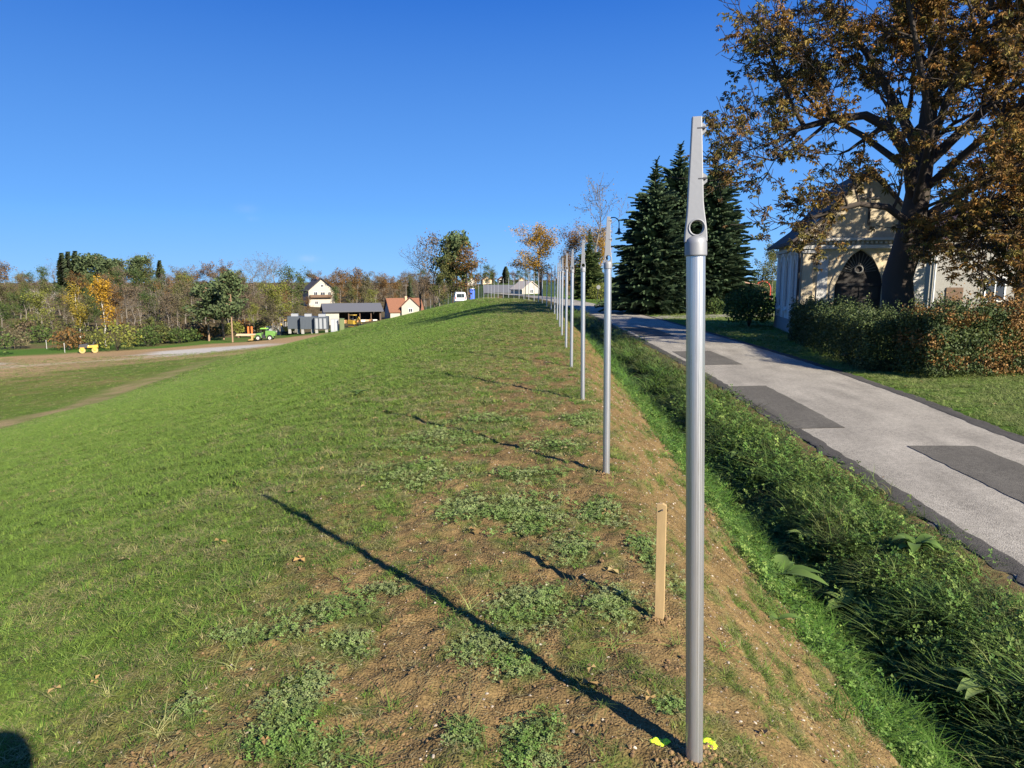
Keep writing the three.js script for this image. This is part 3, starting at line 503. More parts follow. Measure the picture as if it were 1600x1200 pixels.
function fir(x, d, h, R, label, seed, low = 0.3, cols = [[0.026, 0.050, 0.024], [0.072, 0.108, 0.052]]) {
  const rng = mulberry(seed), t = thing('fir_tree', label, 'tree', at(x, d)), list = [];
  mesh('trunk', cyl(0.03, 0.02 * h, h, 8, 0, h / 2 - 0.1, 0), barkDark, t);
  for (let y = low; y < h - 0.15; y += 0.22 + 0.13 * rng()) {
    const f = 1 - y / h, r = R * Math.pow(f, 0.86) * (0.82 + 0.3 * rng()) + 0.12, n = Math.round(6 + 13 * Math.sqrt(f)), o = rng() * 6.28;
    for (let k = 0; k < n; k++) {
      const a = o + k / n * 6.283 + (rng() - 0.5) * 0.5, len = r * (0.72 + 0.42 * rng()), steps = Math.max(1, Math.round(len / 0.75));
      for (let s = 0; s < steps; s++) {
        const t0 = steps === 1 ? 0 : s / steps, rr = len * t0 * 0.92, sc = Math.min(len, 1.45) * (s === steps - 1 ? 0.85 : 1) * (0.8 + 0.35 * rng());
        const yy = y + rr * (0.10 + 0.25 * (1 - f)) - 0.06 * rr * rr / Math.max(1, r) + (rng() - 0.5) * 0.42;
        list.push([V(Math.cos(a) * rr, yy, -Math.sin(a) * rr), Math.max(0.3, sc), (rng() - 0.5) * 0.7, a + (rng() - 0.5) * 0.7, 0.12 + (1 - f) * 0.5 + (rng() - 0.5) * 0.35, tone(rng, cols[0], cols[1], rng() * 0.9, 0.3)]);
      }
    }
  }
  list.push([V(0, h - 0.6, 0), 0.8, 0, 0, 1.5, cols[1]]);
  crownOf(t, sprayGeo, leafMat(0.7, 0.1), list); return t;
}
fir(11.5, 57, 12.3, 3.9, 'dark fir nearest the lane, leftmost of the three tall firs', 31);
fir(14.0, 59.5, 13.9, 4.5, 'tallest dark fir with a slender spire, middle of the three', 32);
fir(17.1, 60, 13.2, 4.6, 'dark fir behind the nearest post blade, rightmost of three', 33);
fir(11.6, 105, 10.5, 2.3, 'slim light green spruce left of the firs', 34, 0.2, [[0.045, 0.075, 0.022], [0.10, 0.13, 0.04]]);

// ---- trees farther off: one mesh of leaf faces and one of wood each
const vcLeaf = new THREE.MeshPhysicalMaterial({ vertexColors: true, color: 0xffffff, roughness: 0.85, transmission: 0.3, thickness: 0, side: THREE.DoubleSide, specularIntensity: 0.3 });
function leafFaces(g, rng, p, s, col, n = 1) { for (let k = 0; k < n; k++) { g.tint = col; const a = V(rng() - 0.5, rng() - 0.5, rng() - 0.5).normalize(), b = V(rng() - 0.5, rng() - 0.5, rng() - 0.5).cross(a).normalize(), q = p.clone(); const i0 = g.v(q.x + a.x * s, q.y + a.y * s, q.z + a.z * s), i1 = g.v(q.x + b.x * s * 0.6, q.y + b.y * s * 0.6, q.z + b.z * s * 0.6), i2 = g.v(q.x - a.x * s * 0.8, q.y - a.y * s * 0.8, q.z - a.z * s * 0.8), i3 = g.v(q.x - b.x * s * 0.6, q.y - b.y * s * 0.6, q.z - b.z * s * 0.6); g.quad(i0, i1, i2, i3); } }
const kinds = {}; // kind -> variants of {wood, leaf}
function broadleaf(seed, h, w, leafS, density, pal, o = {}) {
  const rng = mulberry(seed), wood = new GB(), leaf = new GB(), tips = [], th = h * (o.clear ?? 0.22);
  const stem = [V(0, -0.4, 0), V(rng() * 0.2 - 0.1, th * 0.6, rng() * 0.2 - 0.1), V(rng() * 0.4 - 0.2, th, rng() * 0.4 - 0.2), V(rng() - 0.5, h * 0.55, rng() - 0.5), V(rng() - 0.5, h * 0.8, rng() - 0.5), V(rng() * 0.6 - 0.3, h * 0.97, rng() * 0.6 - 0.3)];
  const r = h * 0.018 * (o.thick ?? 1), rad = [r * 1.3, r, r * 0.9, r * 0.6, r * 0.35, 0.02]; wood.tube(stem, rad, 6);
  spread(rng, wood, stem.slice(2), rad.slice(2), w * 0.78, 1, { levels: o.levels ?? 3, kids: [5, o.limbs ?? 13, 5, 4], wander: 0.4, rise: o.rise ?? 0.5, droopFrom: 9, angle: o.angle ?? 0.9, minR: o.minR ?? 0.015, from: 0.0, shrink: 0.9, more: true }, tips);
  for (const [p] of tips) for (let k = 0; k < (o.per ?? 9); k++) if (rng() < density) leafFaces(leaf, rng, p.clone().add(V(rng() + rng() - 1, rng() + rng() - 1, rng() + rng() - 1).multiplyScalar(0.85)), leafS * (0.6 + 0.8 * rng()), tone(rng, pal[0], pal[1], clamp(0.5 + fbm(noiseA, p.x * 0.5 + seed, p.y * 0.5 + p.z * 0.4, 2) * 1.1), 0.3));
  let top = h; for (let k = 1; k < wood.p.length; k += 3) top = Math.max(top, wood.p[k] + 0.15); return { wood: wood.geo(), leaf: leaf.p.length ? leaf.geo(false) : null, h: top };
}
function pine(seed, h, w, clear, col) {
  const rng = mulberry(seed), wood = new GB(), leaf = new GB(); const stem = [V(0, -0.4, 0), V(0.1, h * 0.3, 0), V(0.15, h * 0.6, 0.1), V(0, h * 0.95, 0)], rad = [0.15, 0.13, 0.10, 0.04]; wood.tube(stem, rad, 6);
  for (let k = 0; k < 34; k++) { const y = h * mix(clear, 0.97, rng()), a = rng() * 6.28, l = w * (0.35 + 0.65 * rng()) * Math.sqrt(clamp(1.15 - (y / h))) * 1.5, e = V(Math.cos(a) * l, y + l * (0.05 + 0.3 * rng()), Math.sin(a) * l); wood.tube([V(0.05, y - 0.2, 0), V(e.x * 0.55, mix(y, e.y, 0.5) - 0.1, e.z * 0.55), e], [0.06, 0.045, 0.02], 3);
    for (let j = 0; j < 60; j++) { const q = e.clone().lerp(V(0, y, 0), 0.55 * rng()).add(V((rng() + rng() - 1) * w * 0.42, (rng() + rng() - 1) * w * 0.34, (rng() + rng() - 1) * w * 0.42)); leafFaces(leaf, rng, q, 0.20 + 0.16 * rng(), tone(rng, col[0], col[1], rng(), 0.3)); } }
  let top = h; for (let k = 1; k < leaf.p.length; k += 3) top = Math.max(top, leaf.p[k]); return { wood: wood.geo(), leaf: leaf.geo(false), h: top };
}
function spruce(seed, h, R, col) {
  const rng = mulberry(seed), wood = new GB(), leaf = new GB(); wood.tube([V(0, -0.3, 0), V(0, h * 0.5, 0), V(0, h, 0)], [0.2, 0.13, 0.02], 5);
  for (let y = 0.6; y < h; y += 0.26) { const f = 1 - y / h, r = R * Math.pow(f, 0.85) * (0.8 + 0.35 * rng()), n = Math.round(6 + 7 * f); for (let k = 0; k < n; k++) { const a = rng() * 6.28, l = r * (0.7 + 0.4 * rng()); for (let s = 0.15; s < 1.01; s += 0.8 / Math.max(1, l)) { leaf.tint = tone(rng, col[0], col[1], rng(), 0.3); const c = V(Math.cos(a) * l * s, y - 0.12 * l * s, Math.sin(a) * l * s), q = 0.55; const i0 = leaf.v(c.x - Math.cos(a) * q, c.y + 0.1, c.z - Math.sin(a) * q), i1 = leaf.v(c.x - Math.sin(a) * q * 0.6, c.y - 0.42, c.z + Math.cos(a) * q * 0.6), i2 = leaf.v(c.x + Math.cos(a) * q, c.y - 0.12, c.z + Math.sin(a) * q), i3 = leaf.v(c.x + Math.sin(a) * q * 0.6, c.y + 0.10, c.z - Math.cos(a) * q * 0.6); leaf.quad(i0, i1, i2, i3); } } }
  return { wood: wood.geo(), leaf: leaf.geo(false), h };
}
const PAL = { olive: [[0.060, 0.075, 0.020], [0.135, 0.135, 0.035]], green: [[0.040, 0.075, 0.018], [0.095, 0.130, 0.030]], yellow: [[0.33, 0.23, 0.025], [0.19, 0.17, 0.03]], gold: [[0.42, 0.25, 0.022], [0.30, 0.17, 0.02]], rust: [[0.21, 0.105, 0.028], [0.13, 0.085, 0.03]], brown: [[0.120, 0.088, 0.050], [0.17, 0.125, 0.075]], dun: [[0.15, 0.125, 0.07], [0.11, 0.10, 0.045]], lime: [[0.21, 0.21, 0.035], [0.14, 0.165, 0.035]] };
for (const k of ['olive', 'green', 'yellow', 'gold', 'rust', 'brown', 'dun', 'lime']) kinds[k] = [1, 2].map((v) => broadleaf(v * 31 + k.length * 7 + k.charCodeAt(0), 10, 6.2, 0.16, k === 'brown' ? 0.4 : k === 'dun' ? 0.55 : 0.7, PAL[k], { clear: 0.12 }));
kinds.goldFine = [broadleaf(611, 10, 6.4, 0.10, 0.8, PAL.gold, { clear: 0.2, per: 30 })]; kinds.rustFine = [broadleaf(612, 10, 6.4, 0.10, 0.7, [[0.24, 0.12, 0.03], [0.16, 0.11, 0.04]], { clear: 0.12, per: 26 })];
kinds.bare = [1, 2, 3].map((v) => broadleaf(v * 91, 10, 6.4, 0.10, 0.10, [[0.16, 0.12, 0.085], [0.12, 0.095, 0.07]], { levels: 4, limbs: 12, minR: 0.016, per: 3 }));
kinds.pine = [1, 2].map((v) => pine(v * 53, 10, 2.6, 0.36, [[0.055, 0.088, 0.034], [0.115, 0.145, 0.058]]));
kinds.spruce = [1, 2].map((v) => spruce(v * 67, 10, 2.7, [[0.030, 0.052, 0.022], [0.075, 0.10, 0.042]]));
kinds.birch = [1, 2].map((v) => broadleaf(v * 17 + 400, 10, 3.6, 0.15, 0.7, PAL.yellow, { clear: 0.34, limbs: 15, thick: 0.75, rise: 0.7, angle: 0.75 }));
kinds.birchGold = [1, 2].map((v) => broadleaf(v * 17 + 440, 10, 3.6, 0.15, 0.7, PAL.gold, { clear: 0.34, limbs: 15, thick: 0.75, rise: 0.7, angle: 0.75 }));
let treeCount = 0;
function tree(kind, x, d, h, label, group, o = {}) {
  const v = kinds[kind][treeCount++ % kinds[kind].length], s = h / v.h, name = o.name ?? { pine: 'pine_tree', spruce: 'spruce_tree', birch: 'birch_tree', birchGold: 'birch_tree', bare: 'bare_tree' }[kind] ?? 'broadleaf_tree';
  const t = thing(name, label, 'tree', [x, land(x, d) - (o.sink ?? 0), -d], treeCount * 2.4, group); t.scale.set(s * (o.wide ?? 1), s, s * (o.wide ?? 1));
  mesh('trunk', v.wood, o.bark ?? { pine: barkPine, birch: barkPale, birchGold: barkPale, bare: barkGrey, spruce: barkDark }[kind] ?? barkGrey, t); if (v.leaf) mesh('crown', v.leaf, vcLeaf, t); return t;
}
function shrub(x, d, w, h, pal, label, seed, leafS = 0.07, n = 2600, name = 'shrub', group, base) { // rounded bush of small leaves on stems
  const rng = mulberry(seed), t = thing(name, label, 'shrub', [x, (base ?? land(x, d)), -d], 0, group), wood = new GB(), leaf = new GB();
  for (let k = 0; k < 14; k++) { const a = rng() * 6.28, l = rng(); wood.tube([V(0, -0.05, 0), V(Math.cos(a) * w * 0.2 * l, h * 0.45, Math.sin(a) * w * 0.2 * l), V(Math.cos(a) * w * 0.42 * l, h * 0.85, Math.sin(a) * w * 0.42 * l)], [0.03, 0.02, 0.008], 3); }
  for (let k = 0; k < n; k++) { const a = rng() * 6.28, c = 2 * rng() - 0.85, q = Math.sqrt(Math.max(0, 1 - c * c)), r = Math.pow(rng(), 0.3) * (1 + 0.28 * fbm(noiseA, a * 1.1 + seed, c * 2, 3)); leafFaces(leaf, rng, V(Math.cos(a) * q * r * w / 2, Math.max(0.03, h * 0.5 + c * r * h * 0.5), Math.sin(a) * q * r * w / 2), leafS * (0.6 + 0.8 * rng()), tone(rng, pal[0], pal[1], rng(), 0.35)); }
  mesh('stems', wood.geo(), barkDark, t); mesh('foliage', leaf.geo(false), vcLeaf, t); return t;
}
// --- behind the lane on the right
shrub(13.6, 39.6, 3.0, 2.25, PAL.green, 'dark rounded shrub at the lane edge left of the chapel', 501, 0.07, 5200);
shrub(15.5, 53.0, 1.5, 1.3, PAL.green, 'small clipped round bush on the lawn between firs and chapel', 502, 0.07, 2200);
tree('olive', 22.6, 63, 5.6, 'small fruit tree with thin olive leaves left of the chapel', null, { wide: 1.1, name: 'fruit_tree' });
tree('dun', 19.5, 70, 6.5, 'pale leafless shrubby tree behind the fruit tree', null, { wide: 1.2 });
tree('olive', 26, 84, 7.5, 'olive tree in the garden behind the chapel side', null);
tree('olive', 33, 88, 7.5, 'distant olive tree hidden behind the chapel roof', null);
// --- left edge of the firs, along the lane
tree('goldFine', 5.9, 140, 14, 'golden orange tree overhanging the lane beyond the posts', null, { wide: 1.55, bark: barkDark });
tree('rustFine', 11.0, 136, 14.5, 'rust brown tree between the golden tree and tall birch', null, { wide: 1.4, bark: barkDark });
tree('bare', 15.6, 128, 21.5, 'tall nearly leafless tree rising left of the firs', null, { wide: 1.0, bark: barkGrey });
tree('goldFine', 15.6, 132, 13, 'yellow leaved tree below the tall bare tree', null, { wide: 1.2 });
tree('green', 12.6, 112, 7.5, 'dark green tree in the roadside group beyond the posts', null, {});
tree('rustFine', 9.8, 122, 8.5, 'low rust brown tree at the lane bend', null, {});
shrub(11.8, 92, 3.6, 2.4, PAL.lime, 'yellow green roadside bush under the golden trees', 503, 0.09, 2000);
shrub(11.3, 70, 2.0, 1.3, [[0.25, 0.08, 0.03], [0.14, 0.09, 0.03]], 'low reddish bush at the foot of the firs', 504, 0.08, 1400);
// --- clump on the far side of the crest
tree('bare', -17.5, 132, 15, 'bare spreading tree, leftmost of the clump beyond the crest', null, { wide: 1.0, bark: barkDark, sink: 1 });
tree('brown', -15.0, 134, 16.2, 'tall brown tree in the clump beyond the crest', null, { wide: 1.1, bark: barkDark, sink: 1 });
tree('olive', -11.2, 131, 13.8, 'dark green tree in the clump beyond the crest', null, { wide: 0.9, bark: barkDark, sink: 1 });
tree('pine', -10.6, 134, 15, 'green pine topping the clump beyond the crest', null, { wide: 0.9, sink: 1 });
tree('rust', -8.2, 130, 11.5, 'rust orange tree, rightmost of the clump beyond the crest', null, { wide: 1.35, bark: barkDark, sink: 1 });
tree('olive', -13.5, 128, 8.5, 'low olive tree in front of the clump beyond the crest', null, { wide: 1.3, sink: 1 });

// ---------------------------------------------------------------- wooded hillside behind the basin
const woodLabels = { rust: 'rust brown autumn tree on the wooded hillside', bare: 'leafless grey tree on the wooded hillside', brown: 'brown half bare tree on the wooded hillside', green: 'dark green leafy tree on the wooded hillside', spruce: 'small dark spruce among the hillside trees', pine: 'bushy pine among the hillside trees', olive: 'olive green tree on the wooded hillside', dun: 'pale dun tree on the wooded hillside', lime: 'yellow green tree on the wooded hillside', birch: 'yellow birch with white trunk beside the haul road', birchGold: 'golden yellow birch with pale leaning trunk beside the roller' };
const special = { 5: 'tall dark spruce, leftmost of three on the hill skyline', 6: 'tall dark spruce, middle of three on the hill skyline', 7: 'tall dark spruce, rightmost of three on the hill skyline', 8: 'broad dark pine right of the skyline spruces', 9: 'second broad dark pine right of the skyline spruces', 14: 'olive topped tree at the right end of the hill skyline', 15: 'lone small spruce spire on the hill skyline', 25: 'tallest bare tree on the skyline left of the gabled house', 27: 'dense dark green tree just left of the gabled house', 32: 'pale trunked bare tree forked low on the hillside meadow', 33: 'second pale trunked bare tree beside the hillside meadow', 43: 'dark low pine at the end of the haul road', 44: 'tall pine with bare orange trunk at the haul road', 45: 'pine standing between the two haul road pines', 69: 'wide pale willow in front of the trees right of the house' };
const woods = [['rust', -154.1, 210, 6.3], ['bare', -162.6, 230, 4.7], ['brown', -151.7, 220, 2.6], ['green', -161.2, 240, 5.9], ['bare', -164.9, 250, 8.8], ['spruce', -160.9, 250, 10.2], ['spruce', -159.8, 252, 10.7], ['spruce', -156.0, 250, 10.8], ['pine', -149.1, 245, 10.0], ['pine', -145.8, 245, 10.2], ['pine', -139.0, 240, 8.1], ['pine', -142.5, 250, 8.8], ['bare', -141.6, 260, 11.0], ['pine', -135.9, 255, 9.9], ['olive', -130.0, 250, 10.2], ['spruce', -128.6, 255, 8.0], ['brown', -131.4, 235, 6.9], ['dun', -120.4, 250, 6.1], ['bare', -113.4, 240, 6.3], ['rust', -107.9, 240, 6.6], ['rust', -102.6, 238, 7.0], ['rust', -101.1, 245, 7.8], ['brown', -101.1, 220, 3.6], ['brown', -94.8, 240, 4.8], ['bare', -85.4, 230, 7.8], ['bare', -76.4, 215, 9.0], ['bare', -76.6, 225, 8.7], ['green', -69.7, 220, 5.2], ['brown', -76.1, 230, 3.7], ['olive', -136.8, 190, -2.2], ['brown', -144.5, 200, 1.6], ['bare', -139.2, 200, -0.6], ['bare', -108.9, 160, -0.7], ['bare', -110.3, 165, -1.1], ['green', -124.2, 190, 0.7], ['birch', -78.5, 125, 0.5], ['birchGold', -69.8, 118, 1.3], ['rust', -86.0, 150, -0.0], ['brown', -83.5, 150, 1.6], ['brown', -91.6, 170, 0.4], ['green', -110.7, 215, 3.1], ['brown', -69.7, 140, -0.9], ['dun', -72.7, 150, -1.7], ['pine', -56.4, 128, 0.7], ['pine', -50.4, 124, 2.8], ['pine', -55.3, 132, 1.6], ['olive', -69.3, 150, -2.2], ['brown', -64.9, 170, 1.6], ['olive', -66.3, 180, -0.0], ['green', -74.4, 190, -1.0], ['brown', -66.5, 190, -0.5], ['rust', -66.3, 200, 0.1], ['lime', -59.9, 160, -3.5], ['olive', -56.5, 165, -4.1], ['olive', -58.7, 190, -2.2], ['olive', -92.7, 150, -1.4], ['brown', -109.7, 170, -0.7], ['brown', -139.1, 190, 0.2], ['rust', -74.4, 300, 5.6], ['brown', -72.6, 310, 4.9], ['rust', -67.5, 300, 5.9], ['dun', -64.4, 305, 5.4], ['brown', -61.2, 310, 4.3], ['rust', -58.8, 320, 3.8], ['rust', -52.7, 310, 2.6], ['brown', -51.6, 330, 1.2], ['spruce', -47.1, 320, 0.6], ['brown', -41.4, 300, 1.5], ['brown', -36.8, 290, 1.8], ['lime', -52.7, 260, -2.0], ['olive', -62.1, 270, 0.3], ['green', -66.4, 262, -0.8], ['brown', -47.3, 270, -0.4], ['brown', -40.8, 260, -2.3], ['brown', -33.4, 250, -1.6], ['olive', -92.5, 300, 1.5], ['rust', -70.9, 240, -4.1], ['rust', -67.6, 210, -5.7], ['brown', -23.9, 220, -0.4], ['brown', -23.6, 200, -2.1], ['rust', -51.5, 150, -6.6], ['dun', -50.4, 165, -5.2], ['brown', -50.2, 175, -4.8]];
const spot = (x, d) => { const a = Math.atan2(x, d); return a < -0.60 ? 'at the left picture edge' : a < -0.52 ? 'below the skyline spruces' : a < -0.44 ? 'between the birches and the pines' : a < -0.37 ? 'behind the haul road pines' : a < -0.31 ? 'left of the gabled house' : a < -0.24 ? 'around the gabled house' : 'right of the gabled house'; };
woods.forEach(([k, x, d, top], i) => tree(k, x, d, Math.max(3, (top - land(x, d)) * 1.1), special[i] ?? (k.startsWith('birch') ? woodLabels[k] : `${woodLabels[k]} ${spot(x, d)}`), special[i] ? null : 'trees on the wooded hillside behind the basin', { wide: k === 'spruce' || k[0] === 'b' && k.startsWith('birch') ? 1 : i === 44 ? 0.85 : i === 69 ? 1.7 : k === 'pine' ? 1.25 : 1.25, bark: i === 32 || i === 33 ? barkPale : undefined }));
{ // the rest of the wood: lower trees filling the slope
  const rng = mulberry(909), pick = ['brown', 'olive', 'dun', 'olive', 'bare', 'rust', 'brown', 'green', 'olive', 'lime'];
  for (let k = 0; k < 158; k++) { const d = mix(136, 275, rng()), az = mix(-0.80, -0.305, Math.pow(rng(), 0.9)), x = Math.tan(az) * d; const kd = pick[Math.floor(rng() * pick.length)]; if (az > -0.36 && d > 200 && k % 2) continue; tree(kd, x, d, mix(6, 11, rng()), `${woodLabels[kd]} ${spot(x, d)}`, 'trees on the wooded hillside behind the basin', { wide: 1.4 }); }
  for (let k = 0; k < 44; k++) { const d = mix(325, 400, rng()), az = mix(-0.30, -0.10, rng()), x = Math.tan(az) * d; const kd = ['rust', 'brown', 'olive', 'brown'][k % 4]; tree(kd, x, d, mix(10, 15, rng()), { rust: 'rust coloured tree in the row behind the tiled cottage', brown: 'brown tree in the row behind the tiled cottage', olive: 'olive tree in the row behind the tiled cottage' }[kd], 'trees in the row behind the tiled cottage', { wide: 1.3 }); }
  for (let k = 0; k < 54; k++) { const d = mix(420, 640, rng()), az = mix(-0.16, 0.16, rng()), x = Math.tan(az) * d; const kd = ['green', 'brown', 'spruce', 'olive', 'rust', 'brown'][k % 6]; tree(kd, x, d, mix(9, 14, rng()), 'tiny dark tree on the farthest hill under the skyline', 'trees on the farthest hill', { wide: 1.6 }); }
}
// bushes along the haul road
[['rust', -74.2, 115, 3.6], ['lime', -64.4, 112, 4.6], ['olive', -66.9, 120, 3.8], ['green', -63.6, 120, 3.2], ['olive', -63.3, 125, 3.3], ['olive', -74.7, 120, 3.9], ['olive', -106.4, 150, 3.1], ['green', -89.3, 130, 3.3], ['green', -79.6, 105, 4.2], ['olive', -93.4, 140, 4.7], ['green', -60.6, 125, 2.8], ['green', -59.5, 128, 2.4], ['rust', -57.7, 130, 2.6], ['rust', -58.4, 150, 3.0], ['lime', -58.5, 145, 2.7], ['olive', -54.3, 150, 2.9], ['olive', -70.7, 117, 3.0], ['brown', -70.6, 130, 3.4], ['olive', -59.1, 140, 2.5], ['dun', -85.5, 118, 3.4], ['brown', -98.1, 140, 3.4], ['brown', -50.8, 150, 2.0], ['green', -66, 127, 3.4], ['dun', -80, 128, 3.6], ['brown', -62, 134, 3.4], ['olive', -72, 138, 4]].forEach(([k, x, d, h], i) =>
  shrub(x, d, h * 1.5, h, PAL[k], i === 8 ? 'dark green bush at the left picture edge below the hillside' : `${{ rust: 'rusty brown', lime: 'yellow green', olive: 'olive', green: 'dark green', brown: 'dull brown', dun: 'pale dun' }[k]} bush in the thicket behind the haul road`, 700 + i, 0.21, 620, 'bush', i === 8 ? undefined : 'bushes behind the haul road'));

// ---------------------------------------------------------------- chapel
const plaster = (r, g, b) => new THREE.MeshStandardMaterial({ color: lin(r, g, b), roughness: 0.95, map: grain(256, (u, v) => 0.86 + 0.2 * tiled(noiseA, u, v, 6, 4) + 0.08 * tiled(noiseB, u, v, 40, 2)), bumpMap: soilBump, bumpScale: 0.004 });
const cream = plaster(0.60, 0.50, 0.34), offWhite = plaster(0.64, 0.61, 0.55), stoneGrey = plaster(0.27, 0.26, 0.24), iron = std(lin(0.018, 0.017, 0.017), 0.6), slate = std(lin(0.055, 0.043, 0.037), 0.9), glassDark = new THREE.MeshStandardMaterial({ color: lin(0.03, 0.035, 0.04), roughness: 0.15 });
function arch(s, cx, w, y0, ys, yt, method = 'path') { // pointed arch outline
  s.moveTo(cx - w / 2, y0); s.lineTo(cx + w / 2, y0); s.lineTo(cx + w / 2, ys); s.quadraticCurveTo(cx + w * 0.46, mix(ys, yt, 0.66), cx, yt); s.quadraticCurveTo(cx - w * 0.46, mix(ys, yt, 0.66), cx - w / 2, ys); s.lineTo(cx - w / 2, y0); return s;
}
{
  const W = 5.3, Ld = 6.4, EA = 4.55, AP = 7.6, DC = 2.55, t = thing('chapel', 'small cream chapel with gabled roof and pointed arch doorway behind hedge', 'chapel', [13.6, land(14.5, 32.8) - 0.1, -32.8], -12 * Math.PI / 180);
  const fs = new THREE.Shape(); fs.moveTo(0, 0); fs.lineTo(W, 0); fs.lineTo(W, EA + 0.3); fs.lineTo(W / 2, AP - 0.12); fs.lineTo(0, EA + 0.3); fs.lineTo(0, 0); fs.holes.push(arch(new THREE.Path(), DC, 2.08, 0.3, 2.55, 4.1));
  mesh('front_wall', new THREE.ExtrudeGeometry(fs, { depth: 0.4, bevelEnabled: false, curveSegments: 10 }).translate(0, 0, -0.4), cream, t);
  mesh('side_wall', box(0.4, EA, Ld - 0.4, 0.2, EA / 2, -0.4 - (Ld - 0.4) / 2), offWhite, t); mesh('side_wall', box(0.4, EA, Ld - 0.4, W - 0.2, EA / 2, -0.4 - (Ld - 0.4) / 2), offWhite, t);
  const bs = new THREE.Shape(); bs.moveTo(0, 0); bs.lineTo(W, 0); bs.lineTo(W, EA); bs.lineTo(W / 2, AP - 0.2); bs.lineTo(0, EA); mesh('back_wall', new THREE.ExtrudeGeometry(bs, { depth: 0.3, bevelEnabled: false }).translate(0, 0, -Ld - 0.3), cream, t);
  mesh('floor', box(W - 0.9, 0.1, Ld - 0.9, W / 2, 0.28, -Ld / 2), stoneGrey, t);
  mesh('plinth', join([box(W + 0.16, 0.75, 0.1, W / 2, 0.375, 0.05).translate(0, 0, 0), box(0.1, 0.75, Ld + 0.1, -0.05, 0.375, -Ld / 2 + 0.05)]), stoneGrey, t);
  const rs = new THREE.Shape(); const prof = [[-0.62, 4.34], [0.55, 5.22], [W / 2, AP]]; rs.moveTo(...prof[0]); rs.lineTo(...prof[1]); rs.lineTo(...prof[2]); rs.lineTo(W - prof[1][0], prof[1][1]); rs.lineTo(W + 0.62, 4.34); rs.lineTo(W + 0.62, 4.48); rs.lineTo(W - 0.55, 5.38); rs.lineTo(W / 2, AP + 0.17); rs.lineTo(0.55, 5.38); rs.lineTo(-0.62, 4.48); rs.lineTo(-0.62, 4.34);
  mesh('roof', new THREE.ExtrudeGeometry(rs, { depth: Ld + 0.75, bevelEnabled: false }).translate(0, 0, -Ld - 0.42), slate, t);
  for (const x of [0.28, W - 0.28]) { const p = mesh('pilaster', box(0.5, 3.2, 0.10, x, 2.36, 0.05), x < 1 ? cream : offWhite, t); mesh('capital', box(0.6, 0.14, 0.16, x, 4.03, 0.08), offWhite, p); }
  for (const x of [0.94, W - 0.94]) mesh('wall_panel', box(0.44, 3.0, 0.05, x, 2.3, 0.025), offWhite, t);
  mesh('cornice', join([box(W + 0.24, 0.16, 0.22, W / 2, 4.22, 0.11), box(W + 0.4, 0.12, 0.34, W / 2, 4.56, 0.17)]), offWhite, t);
  for (let k = 0; k < 26; k++) mesh('dentil', box(0.11, 0.11, 0.12, 0.2 + k * (W - 0.4) / 25, 4.42, 0.06), offWhite, t);
  const cross = mesh('gable_cross', join([box(0.09, 1.65, 0.06, 2.75, 6.0, 0.05), box(0.8, 0.09, 0.055, 2.75, 6.4, 0.05)]), iron, t); cross.userData.label = 'dark iron cross on the gable';
  // doorway
  const ds = new THREE.Shape(); arch(ds, DC, 2.14, 0.3, 2.55, 4.14); const dw = mesh('door', new THREE.ExtrudeGeometry(ds, { depth: 0.06, bevelEnabled: false }).translate(0, 0, -0.34), std(lin(0.022, 0.018, 0.015), 0.7), t);
  for (const s of [-1, 1]) for (let k = 0; k < 3; k++) mesh('door_panel', box(0.82, 0.58, 0.04, DC + s * 0.5, 0.75 + k * 0.68, -0.27), std(lin(0.03, 0.024, 0.02), 0.6), dw);
  mesh('transom', box(2.08, 0.12, 0.1, DC, 2.5, -0.25), iron, dw); mesh('medallion', new THREE.TorusGeometry(0.17, 0.035, 8, 24).translate(DC, 3.2, -0.22), std(lin(0.16, 0.155, 0.14), 0.6), dw);
  for (let k = 0; k < 15; k++) { const a = Math.PI * (k + 0.5) / 15, r0 = 0.3, r1 = 0.3 + 0.46 + 0.12 * Math.sin(a); const w = mesh('fan_pane', box(r1 - r0, 0.035, 0.02, (r0 + r1) / 2, 0, 0).rotateZ(a).translate(DC, 2.95 + 0.12, -0.26), new THREE.MeshStandardMaterial({ color: lin(0.14, 0.135, 0.12), roughness: 0.35 }), dw); }
  const ap = (w, yt) => { const q = []; for (let k = 0; k <= 20; k++) { const a = k / 10 - 1, s = Math.abs(a); q.push(new THREE.Vector2(DC + Math.sign(a) * w / 2 * Math.pow(s, 0.62), mix(yt, 2.5, Math.pow(s, 1.15)))); } return [new THREE.Vector2(DC - w / 2, 0.3), ...q, new THREE.Vector2(DC + w / 2, 0.3)]; }; const as = new THREE.Shape([...ap(2.5, 4.44), ...ap(2.1, 4.12).reverse()]); mesh('door_surround', new THREE.ExtrudeGeometry(as, { depth: 0.06, bevelEnabled: false }), cream, t);
  // left side: pilasters, arched windows, cornice
  for (const z of [-0.3, -2.25, -4.2, -6.1]) { const p = mesh('pilaster', box(0.10, 3.2, 0.5, -0.05, 2.36, z), offWhite, t); mesh('capital', box(0.16, 0.14, 0.62, -0.08, 4.03, z), offWhite, p); }
  mesh('side_cornice', join([box(0.2, 0.16, Ld, -0.1, 4.2, -Ld / 2), box(0.3, 0.12, Ld, -0.15, 4.46, -Ld / 2)]), offWhite, t);
